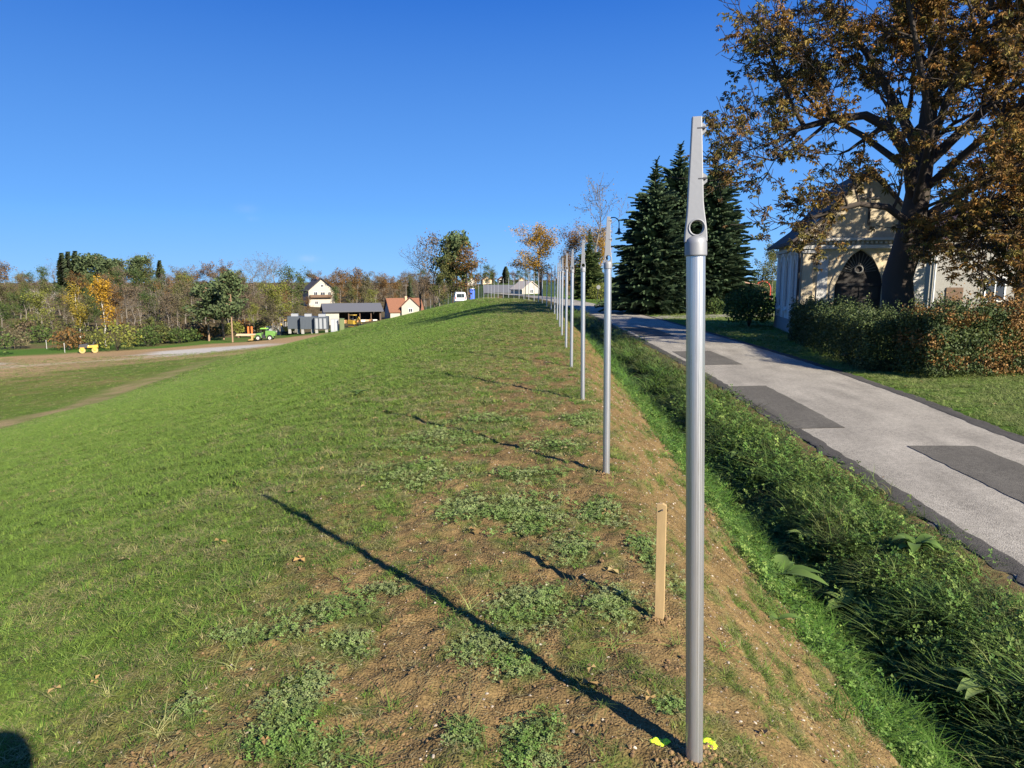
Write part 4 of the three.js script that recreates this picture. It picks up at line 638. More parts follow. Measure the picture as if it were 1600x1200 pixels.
  for (const z of [-1.28, -3.22, -5.15]) {
    const ws = new THREE.Shape(); arch(ws, 0, 0.72, 1.35, 3.1, 3.75); const f = new THREE.Shape(); arch(f, 0, 0.96, 1.22, 3.1, 3.95); f.holes.push(arch(new THREE.Path(), 0, 0.72, 1.35, 3.1, 3.75));
    const w = mesh('window', new THREE.ExtrudeGeometry(f, { depth: 0.09, bevelEnabled: false }).rotateY(-Math.PI / 2).translate(0, 0, z), offWhite, t);
    mesh('pane', new THREE.ExtrudeGeometry(ws, { depth: 0.02, bevelEnabled: false }).rotateY(-Math.PI / 2).translate(0, 0, z), std(lin(0.16, 0.165, 0.17), 0.6), w); mesh('sill', box(0.18, 0.08, 1.05, -0.09, 1.19, z), offWhite, w);
  }
  const dp = new GB(); dp.tube([V(-0.55, 4.38, 0.2), V(-0.4, 4.25, 0.18), V(-0.16, 4.1, 0.13), V(-0.13, 3.8, 0.12), V(-0.13, 0.2, 0.12)], [0.065, 0.065, 0.065, 0.065, 0.065], 8); mesh('downpipe', dp.geo(), iron, t);
}
// ---------------------------------------------------------------- hedges
function hedge(a, b, w, h, pals, label, seed, n) {
  const L = Math.hypot(b[0] - a[0], b[1] - a[1]), ang = Math.atan2(b[1] - a[1], b[0] - a[0]), mx = (a[0] + b[0]) / 2, md = (a[1] + b[1]) / 2, t = thing('hedge', label, 'hedge', [mx, land(mx, md), -md], ang), rng = mulberry(seed), wood = new GB(), list = [];
  for (let k = 0; k < L * 5; k++) { const x = (rng() - 0.5) * L, z = (rng() - 0.5) * w * 0.5; wood.tube([V(x, -0.1, z), V(x + (rng() - 0.5) * 0.3, h * 0.5, z + (rng() - 0.5) * 0.3), V(x + (rng() - 0.5) * 0.6, h * 0.95, z + (rng() - 0.5) * 0.6)], [0.025, 0.016, 0.006], 3); }
  for (let k = 0; k < n; k++) {
    let x = (rng() - 0.5) * (L + w * 0.6), y, z; const f = rng(), wob = (p, q) => 1 + 0.42 * fbm(noiseA, p * 0.9 + seed, q * 1.3, 3), depth = Math.pow(rng(), 2) * 0.45;
    if (f < 0.42) { y = h * Math.pow(rng(), 0.9); z = (w / 2) * wob(x, y) * (1 - depth); if (f < 0.15) z = -z; } else if (f < 0.86) { z = (rng() - 0.5) * w * 1.05; y = h * wob(x, z + 3) * (1 - depth * 0.6) + Math.pow(rng(), 6) * 0.45; } else { const s = rng() < 0.5 ? -1 : 1; x = s * (L / 2 + w * 0.3) * (1 - depth * 0.1) * (0.97 + 0.06 * rng()); y = h * rng(); z = (rng() - 0.5) * w; }
    const pal = pals[rng() < smooth(-0.6, -0.1, x / L + (fbm(noiseB, x * 0.7, y * 1.2, 2)) * 0.6) ? 1 : 0];
    list.push([V(x, Math.max(0.05, y), z), 0.7 + 0.7 * rng(), rng() * 6.28, rng() * 6.28, rng() * 6.28, tone(rng, pal[0], pal[1], rng(), 0.4)]);
  }
  mesh('stems', wood.geo(), barkDark, t);
  const g = new GB(), r2 = mulberry(9); for (let k = 0; k < 5; k++) leafFaces(g, r2, V((r2() - 0.5) * 0.16, (r2() - 0.5) * 0.16, (r2() - 0.5) * 0.16), 0.034, [1, 1, 1]); g.c = []; crownOf(t, g.geo(false), leafMat(0.6, 0.2, { specularIntensity: 0.4 }), list, 'foliage'); return t;
}
const PRIVET = [[0.036, 0.062, 0.018], [0.09, 0.115, 0.034]], BEECH = [[0.27, 0.135, 0.038], [0.15, 0.10, 0.03]];
hedge([13.0, 30.3], [10.95, 20.3], 1.35, 1.42, [PRIVET, PRIVET], 'dark green hedge run along the lane in front of the chapel', 61, 15000);
hedge([11.6, 19.0], [22.5, 20.3], 1.5, 1.66, [PRIVET, BEECH], 'sunlit hedge with browning leaves facing the roadside lawn', 62, 24000);

// ---------------------------------------------------------------- houses and sheds
const winDark = new THREE.MeshStandardMaterial({ color: lin(0.04, 0.045, 0.055), roughness: 0.2 }), whiteP = plaster(0.46, 0.425, 0.35), tileR = std(lin(0.23, 0.10, 0.055), 0.9, { map: soilGrain }), roofGrey = std(lin(0.085, 0.088, 0.10), 0.85), timber = std(lin(0.13, 0.08, 0.05), 0.9);
function gable(t, W, Ld, eave, ridge, wall, roof, over = 0.4, thick = 0.18) { // front gable at z = 0, ridge along -z, x centred
  const s = new THREE.Shape(); s.moveTo(-W / 2, -0.6); s.lineTo(W / 2, -0.6); s.lineTo(W / 2, eave); s.lineTo(0, ridge); s.lineTo(-W / 2, eave); const b = mesh('wall', new THREE.ExtrudeGeometry(s, { depth: Ld, bevelEnabled: false }).translate(0, 0, -Ld), wall, t);
  const k = (ridge - eave) / (W / 2), e = eave - k * over, r = new THREE.Shape(); r.moveTo(-W / 2 - over, e + 0.02); r.lineTo(0, ridge + 0.02); r.lineTo(W / 2 + over, e + 0.02); r.lineTo(W / 2 + over, e + thick + 0.02); r.lineTo(0, ridge + thick + 0.05); r.lineTo(-W / 2 - over, e + thick + 0.02); const rf = mesh('roof', new THREE.ExtrudeGeometry(r, { depth: Ld + over * 2, bevelEnabled: false }).translate(0, 0, -Ld - over), roof, t); return [b, rf];
}
function win(t, x, y, w, h, z = 0, frame = std(lin(0.75, 0.74, 0.7), 0.6)) { const f = mesh('window', join([box(w + 0.16, 0.1, 0.08, x, y + h / 2 + 0.05, z + 0.03), box(w + 0.16, 0.1, 0.08, x, y - h / 2 - 0.05, z + 0.03), box(0.08, h, 0.08, x - w / 2 - 0.04, y, z + 0.03), box(0.08, h, 0.08, x + w / 2 + 0.04, y, z + 0.03), box(0.06, h, 0.06, x, y, z + 0.03)]), frame, t); mesh('pane', box(w, h, 0.03, x, y, z + 0.02), winDark, f); return f; }
{ // gabled house on the far side of the basin
  const t = thing('house', 'cream two storey house with dark gable roof above the shed', 'house', [-82.2, -9.5, -300], 0.5);
  const [, rf] = gable(t, 11.2, 11, 7.4, 12.2, whiteP, std(lin(0.040, 0.036, 0.038), 0.9), 0.9, 0.3);
  for (const z of [-3.5, -6]) mesh('chimney', box(0.7, 1.6, 0.7, -0.6, 12.2, z), std(lin(0.12, 0.07, 0.055), 0.9), rf);
  win(t, 0.3, 9.2, 1.1, 1.0); win(t, 0.4, 5.6, 1.9, 1.7); win(t, 3.3, 5.8, 1.2, 1.3); win(t, -2.6, 5.7, 1.5, 1.7, 0, std(lin(0.8, 0.8, 0.78), 0.6)); win(t, -2.4, 2.0, 1.2, 1.2);
  const b = mesh('balcony', join([box(9.2, 0.18, 1.5, -0.6, 4.3, 0.75), box(9.2, 0.9, 0.1, -0.6, 4.9, 1.45), box(0.1, 0.9, 1.4, -5.2, 4.9, 0.75), box(0.1, 0.9, 1.4, 4.0, 4.9, 0.75)]), timber, t);
}
{ // open machine shed
  const t = thing('machine_shed', 'long open fronted shed with grey roof beyond the containers', 'shed', [-41.3, land(-41, 178) - 0.3, -178], 0.36);
  mesh('side_wall', (() => { const s = new THREE.Shape(); s.moveTo(-3.6, -0.5); s.lineTo(3.6, -0.5); s.lineTo(3.6, 3.4); s.lineTo(0, 5.0); s.lineTo(-3.6, 3.4); return new THREE.ExtrudeGeometry(s, { depth: 0.2, bevelEnabled: false }).rotateY(-Math.PI / 2).translate(-6.8, 0, 0); })(), plaster(0.40, 0.42, 0.45), t);
  mesh('front_wall', box(3.2, 4, 0.2, -5.2, 1.4, 3.5), whiteP, t); mesh('back_wall', box(13.8, 4, 0.2, 0, 1.4, -3.5), std(lin(0.06, 0.05, 0.045), 0.9), t); mesh('side_wall', box(0.2, 4, 7, 6.9, 1.4, 0), std(lin(0.06, 0.05, 0.045), 0.9), t);
  const rs = new THREE.Shape(); rs.moveTo(-4.3, 3.15); rs.lineTo(0, 5.02); rs.lineTo(4.3, 3.15); rs.lineTo(4.3, 3.4); rs.lineTo(0, 5.25); rs.lineTo(-4.3, 3.4); mesh('roof', new THREE.ExtrudeGeometry(rs, { depth: 15, bevelEnabled: false }).rotateY(-Math.PI / 2).translate(7.5, 0, 0), roofGrey, t);
  for (const x of [-1.2, 1.6, 4.4, 6.7]) mesh('post', box(0.22, 3.6, 0.22, x, 1.4, 3.4), timber, t);
  const cr = mulberry(3); for (let k = 0; k < 9; k++) { const c = thing('crate', ['pale pallet crate stacked in the open machine shed', 'orange crate stored in the open machine shed', 'white sack bale in the open machine shed'][k % 3], 'crate', [0, 0, 0], cr() * 0.6, 'stored goods in the machine shed'); const w = 0.8 + cr(); const p = V(-2.6 + k * 1.0, 0, 1.6 + cr()).applyAxisAngle(V(0, 1, 0), 0.36); c.position.set(p.x - 41.3, land(-41, 178) - 0.3, p.z - 178); const m = std([lin(0.5, 0.4, 0.26), lin(0.42, 0.22, 0.09), lin(0.65, 0.63, 0.58)][k % 3], 0.9); for (let q = 0; q < 4; q++) mesh('board', box(w, 0.22, 0.9, 0, 0.15 + q * 0.27, 0), m, c); }
}
{ // cottage with a tiled roof
  const t = thing('cottage', 'low white cottage with orange tiled roof behind the grassy slope', 'house', [-33.5, land(-33, 186) - 1.3, -186], -1.15);
  const t2 = gable(t, 6.2, 9, 3.2, 6.4, whiteP, tileR, 0.35, 0.2); mesh('chimney', box(0.6, 1.3, 0.6, 0.4, 6.5, -5), std(lin(0.5, 0.32, 0.2), 0.9), t2[1]); win(t, 0, 2.2, 0.9, 1.0);
  const a = thing('annexe', 'white lean-to with pale gable beside the tiled cottage', 'house', [-27, land(-27, 184) - 1.6, -184], 0.2); gable(a, 4.6, 6, 3.4, 5.6, whiteP, tileR, 0.3, 0.18); win(a, 0, 2.4, 0.9, 0.9); 
}
{ // site containers on concrete blocks
  const steel = std(lin(0.055, 0.068, 0.085), 0.6), panel = std(lin(0.25, 0.265, 0.28), 0.6), block = std(lin(0.28, 0.27, 0.25), 0.9), b0 = land(-40, 136);
  [[-43.2, 137.2, 2.3, 'leftmost of three'], [-40.3, 136.4, 2.6, 'middle of three'], [-37.4, 135.8, 2.6, 'rightmost of three, with pale doors']].forEach(([x, d, w, which], k) => {
    const t = thing('site_container', `dark grey site container on concrete blocks, ${which}`, 'container', [x, b0 + 0.2, -d], 0.18, 'site containers by the haul road');
    const bod = mesh('body', box(w, 2.4, 3.4, 0, 1.95, 0), steel, t); for (let q = -4; q <= 4; q++) mesh('rib', box(0.05, 2.2, 0.05, q * w / 9.5, 1.95, 1.71), steel, bod);
    for (const s of [-1, 1]) mesh('block', box(0.5, 0.95, 0.8, s * w * 0.36, 0.28, 1.2), block, t);
    const ac = mesh('roof_unit', box(1.3, 0.5, 1.2, 0.1, 3.4, 0.2), panel, t); mesh('fan_grille', cyl(0.3, 0.3, 0.05, 16, 0.1, 3.68, 0.2), roofGrey, ac);
    if (k === 2) for (const xx of [-0.85, -0.1, 0.7]) mesh('door', box(0.5, 2.0, 0.06, xx, 1.85, 1.75), panel, t);
  });
  const c = thing('switch_cabinet', 'light grey switch cabinet right of the site containers', 'cabinet', [-34.7, land(-34.7, 135), -135], 0.2); mesh('body', box(1.5, 2.5, 1.2, 0, 1.25, 0), panel, c); mesh('door', box(0.66, 2.2, 0.05, -0.36, 1.3, 0.62), std(lin(0.34, 0.35, 0.36), 0.5), c); mesh('door', box(0.66, 2.2, 0.05, 0.36, 1.3, 0.62), std(lin(0.34, 0.35, 0.36), 0.5), c);
  const p = thing('green_cabinet', 'olive green upright cabinet beside the grey switch cabinet', 'cabinet', [-33, land(-33, 134), -134], 0.2); mesh('body', box(0.8, 2.3, 0.8, 0, 1.15, 0), std(lin(0.12, 0.15, 0.06), 0.7), p); mesh('roof_cap', box(0.95, 0.12, 0.95, 0, 2.36, 0), std(lin(0.10, 0.13, 0.05), 0.7), p);
}
{ // white house behind the chestnuts
  const t = thing('white_house', 'white plastered house behind the brown chestnuts at right', 'house', [32.5, land(32, 44), -44], -0.12); gable(t, 11.5, 9, 4.6, 8, plaster(0.30, 0.285, 0.255), tileR, 0.4, 0.2); win(t, -1.8, 2.0, 1.1, 1.4); win(t, 2.2, 2.0, 1.1, 1.4); mesh('door', box(1.0, 2.1, 0.06, -4.2, 1.05, 0.05), timber, t); const g = new GB(); g.tube([V(-5.5, 4.4, 0.12), V(-5.5, 0.1, 0.12)], [0.05, 0.05], 8); mesh('downpipe', g.geo(), std(lin(0.6, 0.6, 0.58), 0.5), t);
  const s = thing('brick_shed', 'low pinkish brick shed far behind the fruit tree', 'shed', [33.0, land(33, 102), -102], 0.1); gable(s, 9, 4, 1.7, 2.5, std(lin(0.38, 0.20, 0.13), 0.9), std(lin(0.33, 0.2, 0.14), 0.9), 0.25, 0.12); mesh('door', box(0.9, 1.5, 0.06, 1.5, 0.75, 0.05), offWhite, s);
  const a = thing('garden_hoop', 'red curved metal hoop in the garden left of the chapel', 'hoop', at(29.6, 82)); const h = new THREE.TorusGeometry(0.9, 0.07, 8, 20, Math.PI * 0.75).translate(0, 1.6, 0); mesh('hoop', h, std(lin(0.5, 0.05, 0.03), 0.5), a); mesh('leg', cyl(0.07, 0.07, 1.7, 8, 0.9, 0.8, 0), std(lin(0.5, 0.05, 0.03), 0.5), a);
}
{ // beyond the crest
  const d1 = thing('long_hall', 'long low hall with dark grey roof beyond the crest posts', 'building', [-3.6, land(-3.6, 205) - 2.1, -205], 0.05); gable(d1, 5, 9, 2.2, 4.1, std(lin(0.09, 0.09, 0.10), 0.9), roofGrey, 0.3, 0.2); d1.rotation.y = Math.PI / 2 + 0.08; d1.position.x = 0.8;
  const w = thing('white_house', 'small white house with pale roof beside the lane bend', 'house', [5.2, land(5, 185) - 0.9, -185], 0.5); w.scale.setScalar(1.05); gable(w, 5.4, 6, 2.0, 3.9, whiteP, std(lin(0.42, 0.36, 0.29), 0.9), 0.3, 0.16); win(w, 0, 1.5, 0.8, 0.9);
  [[-27, 470, 'white', 'leftmost'], [-17, 480, 'cream', 'middle'], [-6, 500, 'white', 'right'], [8, 520, 'cream', 'far right']].forEach(([x, d, c, which]) => { const h = thing('distant_house', `tiny ${c} house on the farthest hill, ${which} of four`, 'house', [x, land(x, d) - 0.3, -d], 0.3, 'houses on the farthest hill'); h.scale.setScalar(0.72); gable(h, 9, 8, 4.2, 7.2, c === 'white' ? whiteP : plaster(0.62, 0.45, 0.28), tileR, 0.4, 0.2); win(h, -1.8, 2, 1.2, 1.3); win(h, 1.8, 2, 1.2, 1.3); });
}
// ---------------------------------------------------------------- street lamps, sign, utility pole
const lampGreen = std(lin(0.025, 0.04, 0.035), 0.5, { metalness: 0.3 });
function streetLamp(x, d, h, label) {
  const t = thing('street_lamp', label, 'street lamp', at(x, d), 0, 'gooseneck street lamps along the lane'), g = new GB(), R = 0.33; g.tube([V(0, -0.2, 0), V(0, 1, 0), V(0, 1.05, 0), V(0, h - R, 0)], [0.085, 0.08, 0.055, 0.045], 10); mesh('mast', g.geo(), lampGreen, t);
  const a = new GB(), pts = []; for (let k = 0; k <= 10; k++) { const q = Math.PI * (1 - k / 10); pts.push(V(R + Math.cos(q) * R, h - R + Math.sin(q) * R, 0)); } pts.push(V(2 * R, h - R - 0.28, 0)); a.tube(pts, pts.map(() => 0.03), 8); mesh('gooseneck', a.geo(), lampGreen, t);
  mesh('shade', new THREE.LatheGeometry([[0.03, 0.30], [0.06, 0.28], [0.07, 0.16], [0.12, 0.06], [0.25, 0.0], [0.24, -0.02], [0.1, 0.03], [0, 0.05]].map(([r, y]) => new THREE.Vector2(r, y)), 20).translate(2 * R, h - R - 0.56, 0), lampGreen, t); mesh('bulb', new THREE.SphereGeometry(0.07, 12, 8).translate(2 * R, h - R - 0.58, 0), std(lin(0.6, 0.6, 0.58), 0.4), t);
}
streetLamp(5.42, 40, 6.25, 'dark gooseneck lamp with bell shade in front of the firs');
streetLamp(1.8, 94, 6.4, 'gooseneck lamp standing clear against the sky beyond the crest');
streetLamp(-5.7, 128, 6.4, 'smallest gooseneck lamp beside the clump beyond the crest');
{ const t = thing('road_sign', 'small grey road sign on a leaning post before the firs', 'sign', at(10.5, 86), 0.2), g = new GB(); g.tube([V(0, -0.2, 0), V(0.2, 1.9, 0)], [0.035, 0.035], 8); mesh('post', g.geo(), iron, t); mesh('plate', cyl(0.26, 0.26, 0.02, 20).rotateX(Math.PI / 2).translate(0.2, 1.9, 0.04), std(lin(0.13, 0.135, 0.14), 0.6), t);
  const u = thing('utility_pole', 'thin grey utility pole right of the tiled cottage', 'pole', at(-30.5, 200), 0), q = new GB(); q.tube([V(0, -0.3, 0), V(0, 8.5, 0)], [0.14, 0.1], 8); mesh('mast', q.geo(), barkGrey, u); mesh('crossarm', box(1.6, 0.12, 0.12, 0, 8.1, 0), barkGrey, u);
  [[-71.6, 109.8, 'left of the roller'], [-66.8, 125, 'on the haul road verge right of the birches'], [-80, 118, 'on the green patch left of the birches']].forEach(([x, d, w]) => { const s = thing('marker_stake', `thin white marker stake ${w}`, 'stake', [x, land(x, d), -d], 0, 'white marker stakes in the basin'); mesh('stake', box(0.06, 1.5, 0.06, 0, 0.65, 0), std(lin(0.45, 0.44, 0.42), 0.8), s); mesh('cap', box(0.08, 0.15, 0.08, 0, 1.45, 0), std(lin(0.5, 0.48, 0.45), 0.8), s); });
}

// ---------------------------------------------------------------- vehicles and site plant
const tyre = std(lin(0.03, 0.03, 0.03), 0.9), rubberTrack = std(lin(0.04, 0.038, 0.036), 0.9), yel = std(lin(0.48, 0.30, 0.035), 0.55), blk = std(lin(0.03, 0.03, 0.034), 0.6), rimW = std(lin(0.62, 0.58, 0.5), 0.6), autoGlass = new THREE.MeshStandardMaterial({ color: lin(0.03, 0.04, 0.05), roughness: 0.08 });
function wheel(t, x, z, r, w) { const a = mesh('wheel', new THREE.TorusGeometry(r * 0.72, r * 0.30, 10, 22).scale(1, 1, w / (r * 0.6)).translate(x, r, z), tyre, t); mesh('rim', cyl(r * 0.58, r * 0.58, w * 0.7, 18).rotateX(Math.PI / 2).translate(x, r, z), rimW, a); mesh('hub', cyl(r * 0.2, r * 0.2, w * 0.9, 12).rotateX(Math.PI / 2).translate(x, r, z), tyre, a); }
function slab(pts, depth, bev = 0.04) { const s = new THREE.Shape(pts.map(([x, y]) => new THREE.Vector2(x, y))); return new THREE.ExtrudeGeometry(s, { depth: depth - 2 * bev, bevelEnabled: true, bevelSize: bev, bevelThickness: bev, bevelSegments: 2 }).translate(0, 0, -(depth - 2 * bev) / 2); }
{ // bright green wheel loader, bucket to the left
  const grn = std(lin(0.11, 0.24, 0.045), 0.6), t = thing('wheel_loader', 'bright green wheel loader with tan bucket on the haul road', 'loader', [-44.6, land(-44.6, 124), -124], 0.1); t.scale.setScalar(0.98);
  mesh('chassis', slab([[-1.6, 0.5], [1.75, 0.5], [1.75, 0.95], [-1.6, 0.95]], 1.1), blk, t); const hood = mesh('hood', slab([[0.35, 0.9], [1.95, 0.9], [2.0, 1.35], [1.7, 1.62], [0.4, 1.7]], 1.45, 0.08), grn, t); mesh('grille', box(0.06, 0.5, 1.0, 2.02, 1.15, 0), blk, hood);
  mesh('front_frame', slab([[-1.5, 0.8], [-0.5, 0.8], [-0.45, 1.35], [-1.3, 1.25]], 1.2, 0.06), grn, t); for (const [x, z] of [[-1.0, 0.72], [1.1, 0.72], [-1.0, -0.72], [1.1, -0.72]]) { wheel(t, x, z, 0.48, 0.36); mesh('mudguard', new THREE.TorusGeometry(0.6, 0.09, 6, 14, Math.PI).scale(1, 1, 2).translate(x, 0.5, z), grn, t); }
  const cab = mesh('cab_frame', join([box(0.08, 1.1, 0.08, -0.42, 1.6, 0.55), box(0.08, 1.1, 0.08, 0.42, 1.6, 0.55), box(0.08, 1.1, 0.08, -0.42, 1.6, -0.55), box(0.08, 1.1, 0.08, 0.42, 1.6, -0.55)]), blk, t); mesh('canopy', slab([[-0.6, 2.13], [0.6, 2.13], [0.55, 2.24], [-0.5, 2.24]], 1.35, 0.03), std(lin(0.22, 0.5, 0.06), 0.5), cab); mesh('seat', slab([[-0.2, 1.1], [0.25, 1.1], [0.3, 1.7], [0.2, 1.7], [0.15, 1.22], [-0.2, 1.22]], 0.5, 0.02), blk, cab); mesh('beacon', cyl(0.07, 0.08, 0.14, 10, 0.2, 2.31, 0), std(lin(0.7, 0.35, 0.02), 0.4), cab);
  for (const s of [-1, 1]) mesh('lift_arm', slab([[-0.35, 1.3], [-0.3, 1.5], [-1.5, 0.85], [-2.05, 0.45], [-1.95, 0.3], [-1.45, 0.62]], 0.12, 0.02).translate(0, 0, s * 0.4), grn, t);
  mesh('bucket', slab([[-1.95, 0.12], [-2.75, 0.10], [-2.72, 0.16], [-2.2, 0.28], [-2.12, 0.75], [-2.35, 0.98], [-2.0, 0.95], [-1.92, 0.6]], 1.7, 0.03), std(lin(0.45, 0.27, 0.10), 0.8), t);
}
{ // small yellow tandem roller
  const t = thing('tandem_roller', 'small yellow tandem roller with black top by the birches', 'roller', [-67.0, land(-67, 108.6), -108.6], 0.5);
  for (const x of [-0.85, 0.85]) { const dr = mesh('drum', cyl(0.44, 0.44, 1.2, 28).rotateX(Math.PI / 2).translate(x, 0.44, 0), std(lin(0.36, 0.27, 0.09), 0.55), t); mesh('drum_hub', cyl(0.16, 0.16, 1.26, 14).rotateX(Math.PI / 2).translate(x, 0.44, 0), yel, dr); for (const s of [-1, 1]) mesh('drum_yoke', slab([[x - 0.3, 0.9], [x + 0.3, 0.9], [x + 0.12, 0.4], [x - 0.12, 0.4]], 0.08, 0.02).translate(0, 0, s * 0.66), yel, t); }
  mesh('hood', slab([[-1.3, 0.85], [-0.1, 0.85], [-0.1, 1.4], [-1.2, 1.28]], 1.0, 0.05), blk, t); mesh('rear_body', slab([[-0.1, 0.85], [1.3, 0.85], [1.25, 1.2], [-0.1, 1.1]], 1.05, 0.05), yel, t); mesh('seat', slab([[0.3, 1.15], [0.75, 1.15], [0.85, 1.7], [0.72, 1.7], [0.62, 1.28], [0.3, 1.28]], 0.5, 0.03), blk, t); mesh('roll_bar', new THREE.TorusGeometry(0.45, 0.035, 6, 16, Math.PI).rotateY(Math.PI / 2).translate(1.0, 1.55, 0), blk, t); mesh('steering_wheel', new THREE.TorusGeometry(0.18, 0.02, 6, 16).rotateX(1.2).translate(0.12, 1.5, 0), blk, t); mesh('headlight', cyl(0.07, 0.07, 0.08, 10).rotateX(Math.PI / 2).translate(0.02, 1.15, 0.5), rimW, t);
}
function excavator(x, d, s, turn, label, up) {
  const t = thing('mini_excavator', label, 'excavator', [x, land(x, d), -d], turn, 'yellow mini excavators'); t.scale.setScalar(s);
  for (const z of [-0.5, 0.5]) { const tr = mesh('track', slab([[-0.85, 0.1], [-0.7, 0], [0.7, 0], [0.85, 0.1], [0.85, 0.38], [0.7, 0.48], [-0.7, 0.48], [-0.85, 0.38]], 0.3, 0.03).translate(0, 0, z), rubberTrack, t); for (let k = -2; k <= 2; k++) mesh('track_roller', cyl(0.1, 0.1, 0.34, 10).rotateX(Math.PI / 2).translate(k * 0.3, 0.14, z), yel, tr); }
  mesh('house', slab([[-0.4, 0.6], [0.95, 0.6], [1.05, 1.1], [0.8, 1.35], [-0.4, 1.2]], 1.1, 0.06), yel, t); const c = mesh('cab_frame', join([box(0.06, 1.2, 0.06, -0.4, 1.7, 0.45), box(0.06, 1.2, 0.06, 0.45, 1.7, 0.45), box(0.06, 1.2, 0.06, -0.4, 1.7, -0.45), box(0.06, 1.2, 0.06, 0.45, 1.7, -0.45)]), blk, t); mesh('canopy', slab([[-0.55, 2.28], [0.6, 2.28], [0.55, 2.38], [-0.5, 2.38]], 1.05, 0.02), yel, c); mesh('seat', box(0.4, 0.5, 0.45, 0.3, 1.45, 0), blk, c);
  const e = up ? [-1.7, 2.6] : [-1.6, 1.9], q = up ? [-2.5, 1.5] : [-2.3, 0.6]; const g = new GB(); g.tube([V(-0.45, 0.9, 0), V(mix(-0.45, e[0], 0.5) - 0.1, mix(0.9, e[1], 0.6), 0), V(e[0], e[1], 0)], [0.13, 0.14, 0.09], 6); mesh('boom', g.geo(), yel, t); const a = new GB(); a.tube([V(e[0] + 0.15, e[1] + 0.1, 0), V(q[0], q[1], 0)], [0.1, 0.07], 6); mesh('stick', a.geo(), yel, t); mesh('bucket', slab([[q[0] - 0.1, q[1] + 0.1], [q[0] + 0.35, q[1]], [q[0] + 0.3, q[1] - 0.3], [q[0], q[1] - 0.42], [q[0] - 0.1, q[1] - 0.2]], 0.5, 0.02), blk, t);
}
excavator(-45.6, 140, 1.25, 0.4, 'yellow mini excavator with raised arm behind the green loader', true);
excavator(-34.5, 150, 1.1, 2.6, 'yellow mini excavator in front of the machine shed', false);
{ // clutter on the site
  const g = std(lin(0.48, 0.49, 0.48), 0.6, { metalness: 0.3 }), t = thing('steel_skip', 'pale grey steel skip left of the site containers', 'skip', [-48.2, land(-48.2, 142), -142], 0.1), s = new THREE.Shape(); s.moveTo(-2.3, 0.6); s.lineTo(-1.7, 0); s.lineTo(1.8, 0); s.lineTo(2.6, 1.3); s.lineTo(-2.3, 1.6); mesh('hull', new THREE.ExtrudeGeometry(s, { depth: 1.7, bevelEnabled: false }).translate(0, 0.05, -0.85), g, t); for (let k = 0; k < 6; k++) mesh('rib', box(0.08, 1.2, 0.08, -1.7 + k * 0.72, 0.85, 0.88), g, t); mesh('rim', box(4.9, 0.1, 0.14, 0.1, 1.62, 0.86), g, t);
  const f = thing('site_fence', 'light wire mesh fence panel standing behind the skip', 'fence', [-47.6, land(-47.6, 145), -145], 0.05); for (const x of [-2.4, 0, 2.4]) mesh('post', cyl(0.05, 0.05, 2.4, 8, x, 1.2, 0), g, f); for (let k = 0; k < 8; k++) mesh('wire', box(4.8, 0.03, 0.03, 0, 0.3 + k * 0.28, 0), g, f); for (let k = 0; k < 15; k++) mesh('wire', box(0.03, 2.1, 0.03, -2.3 + k * 0.33, 1.25, 0.03), g, f);
  const p = thing('timber_stack', 'stack of pale timber beams behind the green loader', 'timber', [-52.6, land(-52.6, 136), -136], 0.08); for (let k = 0; k < 6; k++) mesh('beam', box(3.6, 0.16, 0.3, (k % 2) * 0.1, 0.5 + Math.floor(k / 3) * 0.18, -0.4 + (k % 3) * 0.36), std(lin(0.55, 0.40, 0.27), 0.9), p); for (const x of [-1.3, 1.3]) mesh('bearer', box(0.2, 0.45, 1.2, x, 0.2, 0), timber, p);
  [-53.2, -52.5].forEach((x, k) => { const o = thing('barrier_board', k ? 'orange upright barrier board, right of a pair at the timber' : 'orange upright barrier board, left of a pair at the timber', 'barrier', [x, land(x, 139), -139]); mesh('board', box(0.34, 1.9, 0.08, 0, 1.1, 0), std(lin(0.62, 0.17, 0.04), 0.7), o); mesh('foot', box(0.6, 0.15, 0.4, 0, 0.07, 0), blk, o); });
}
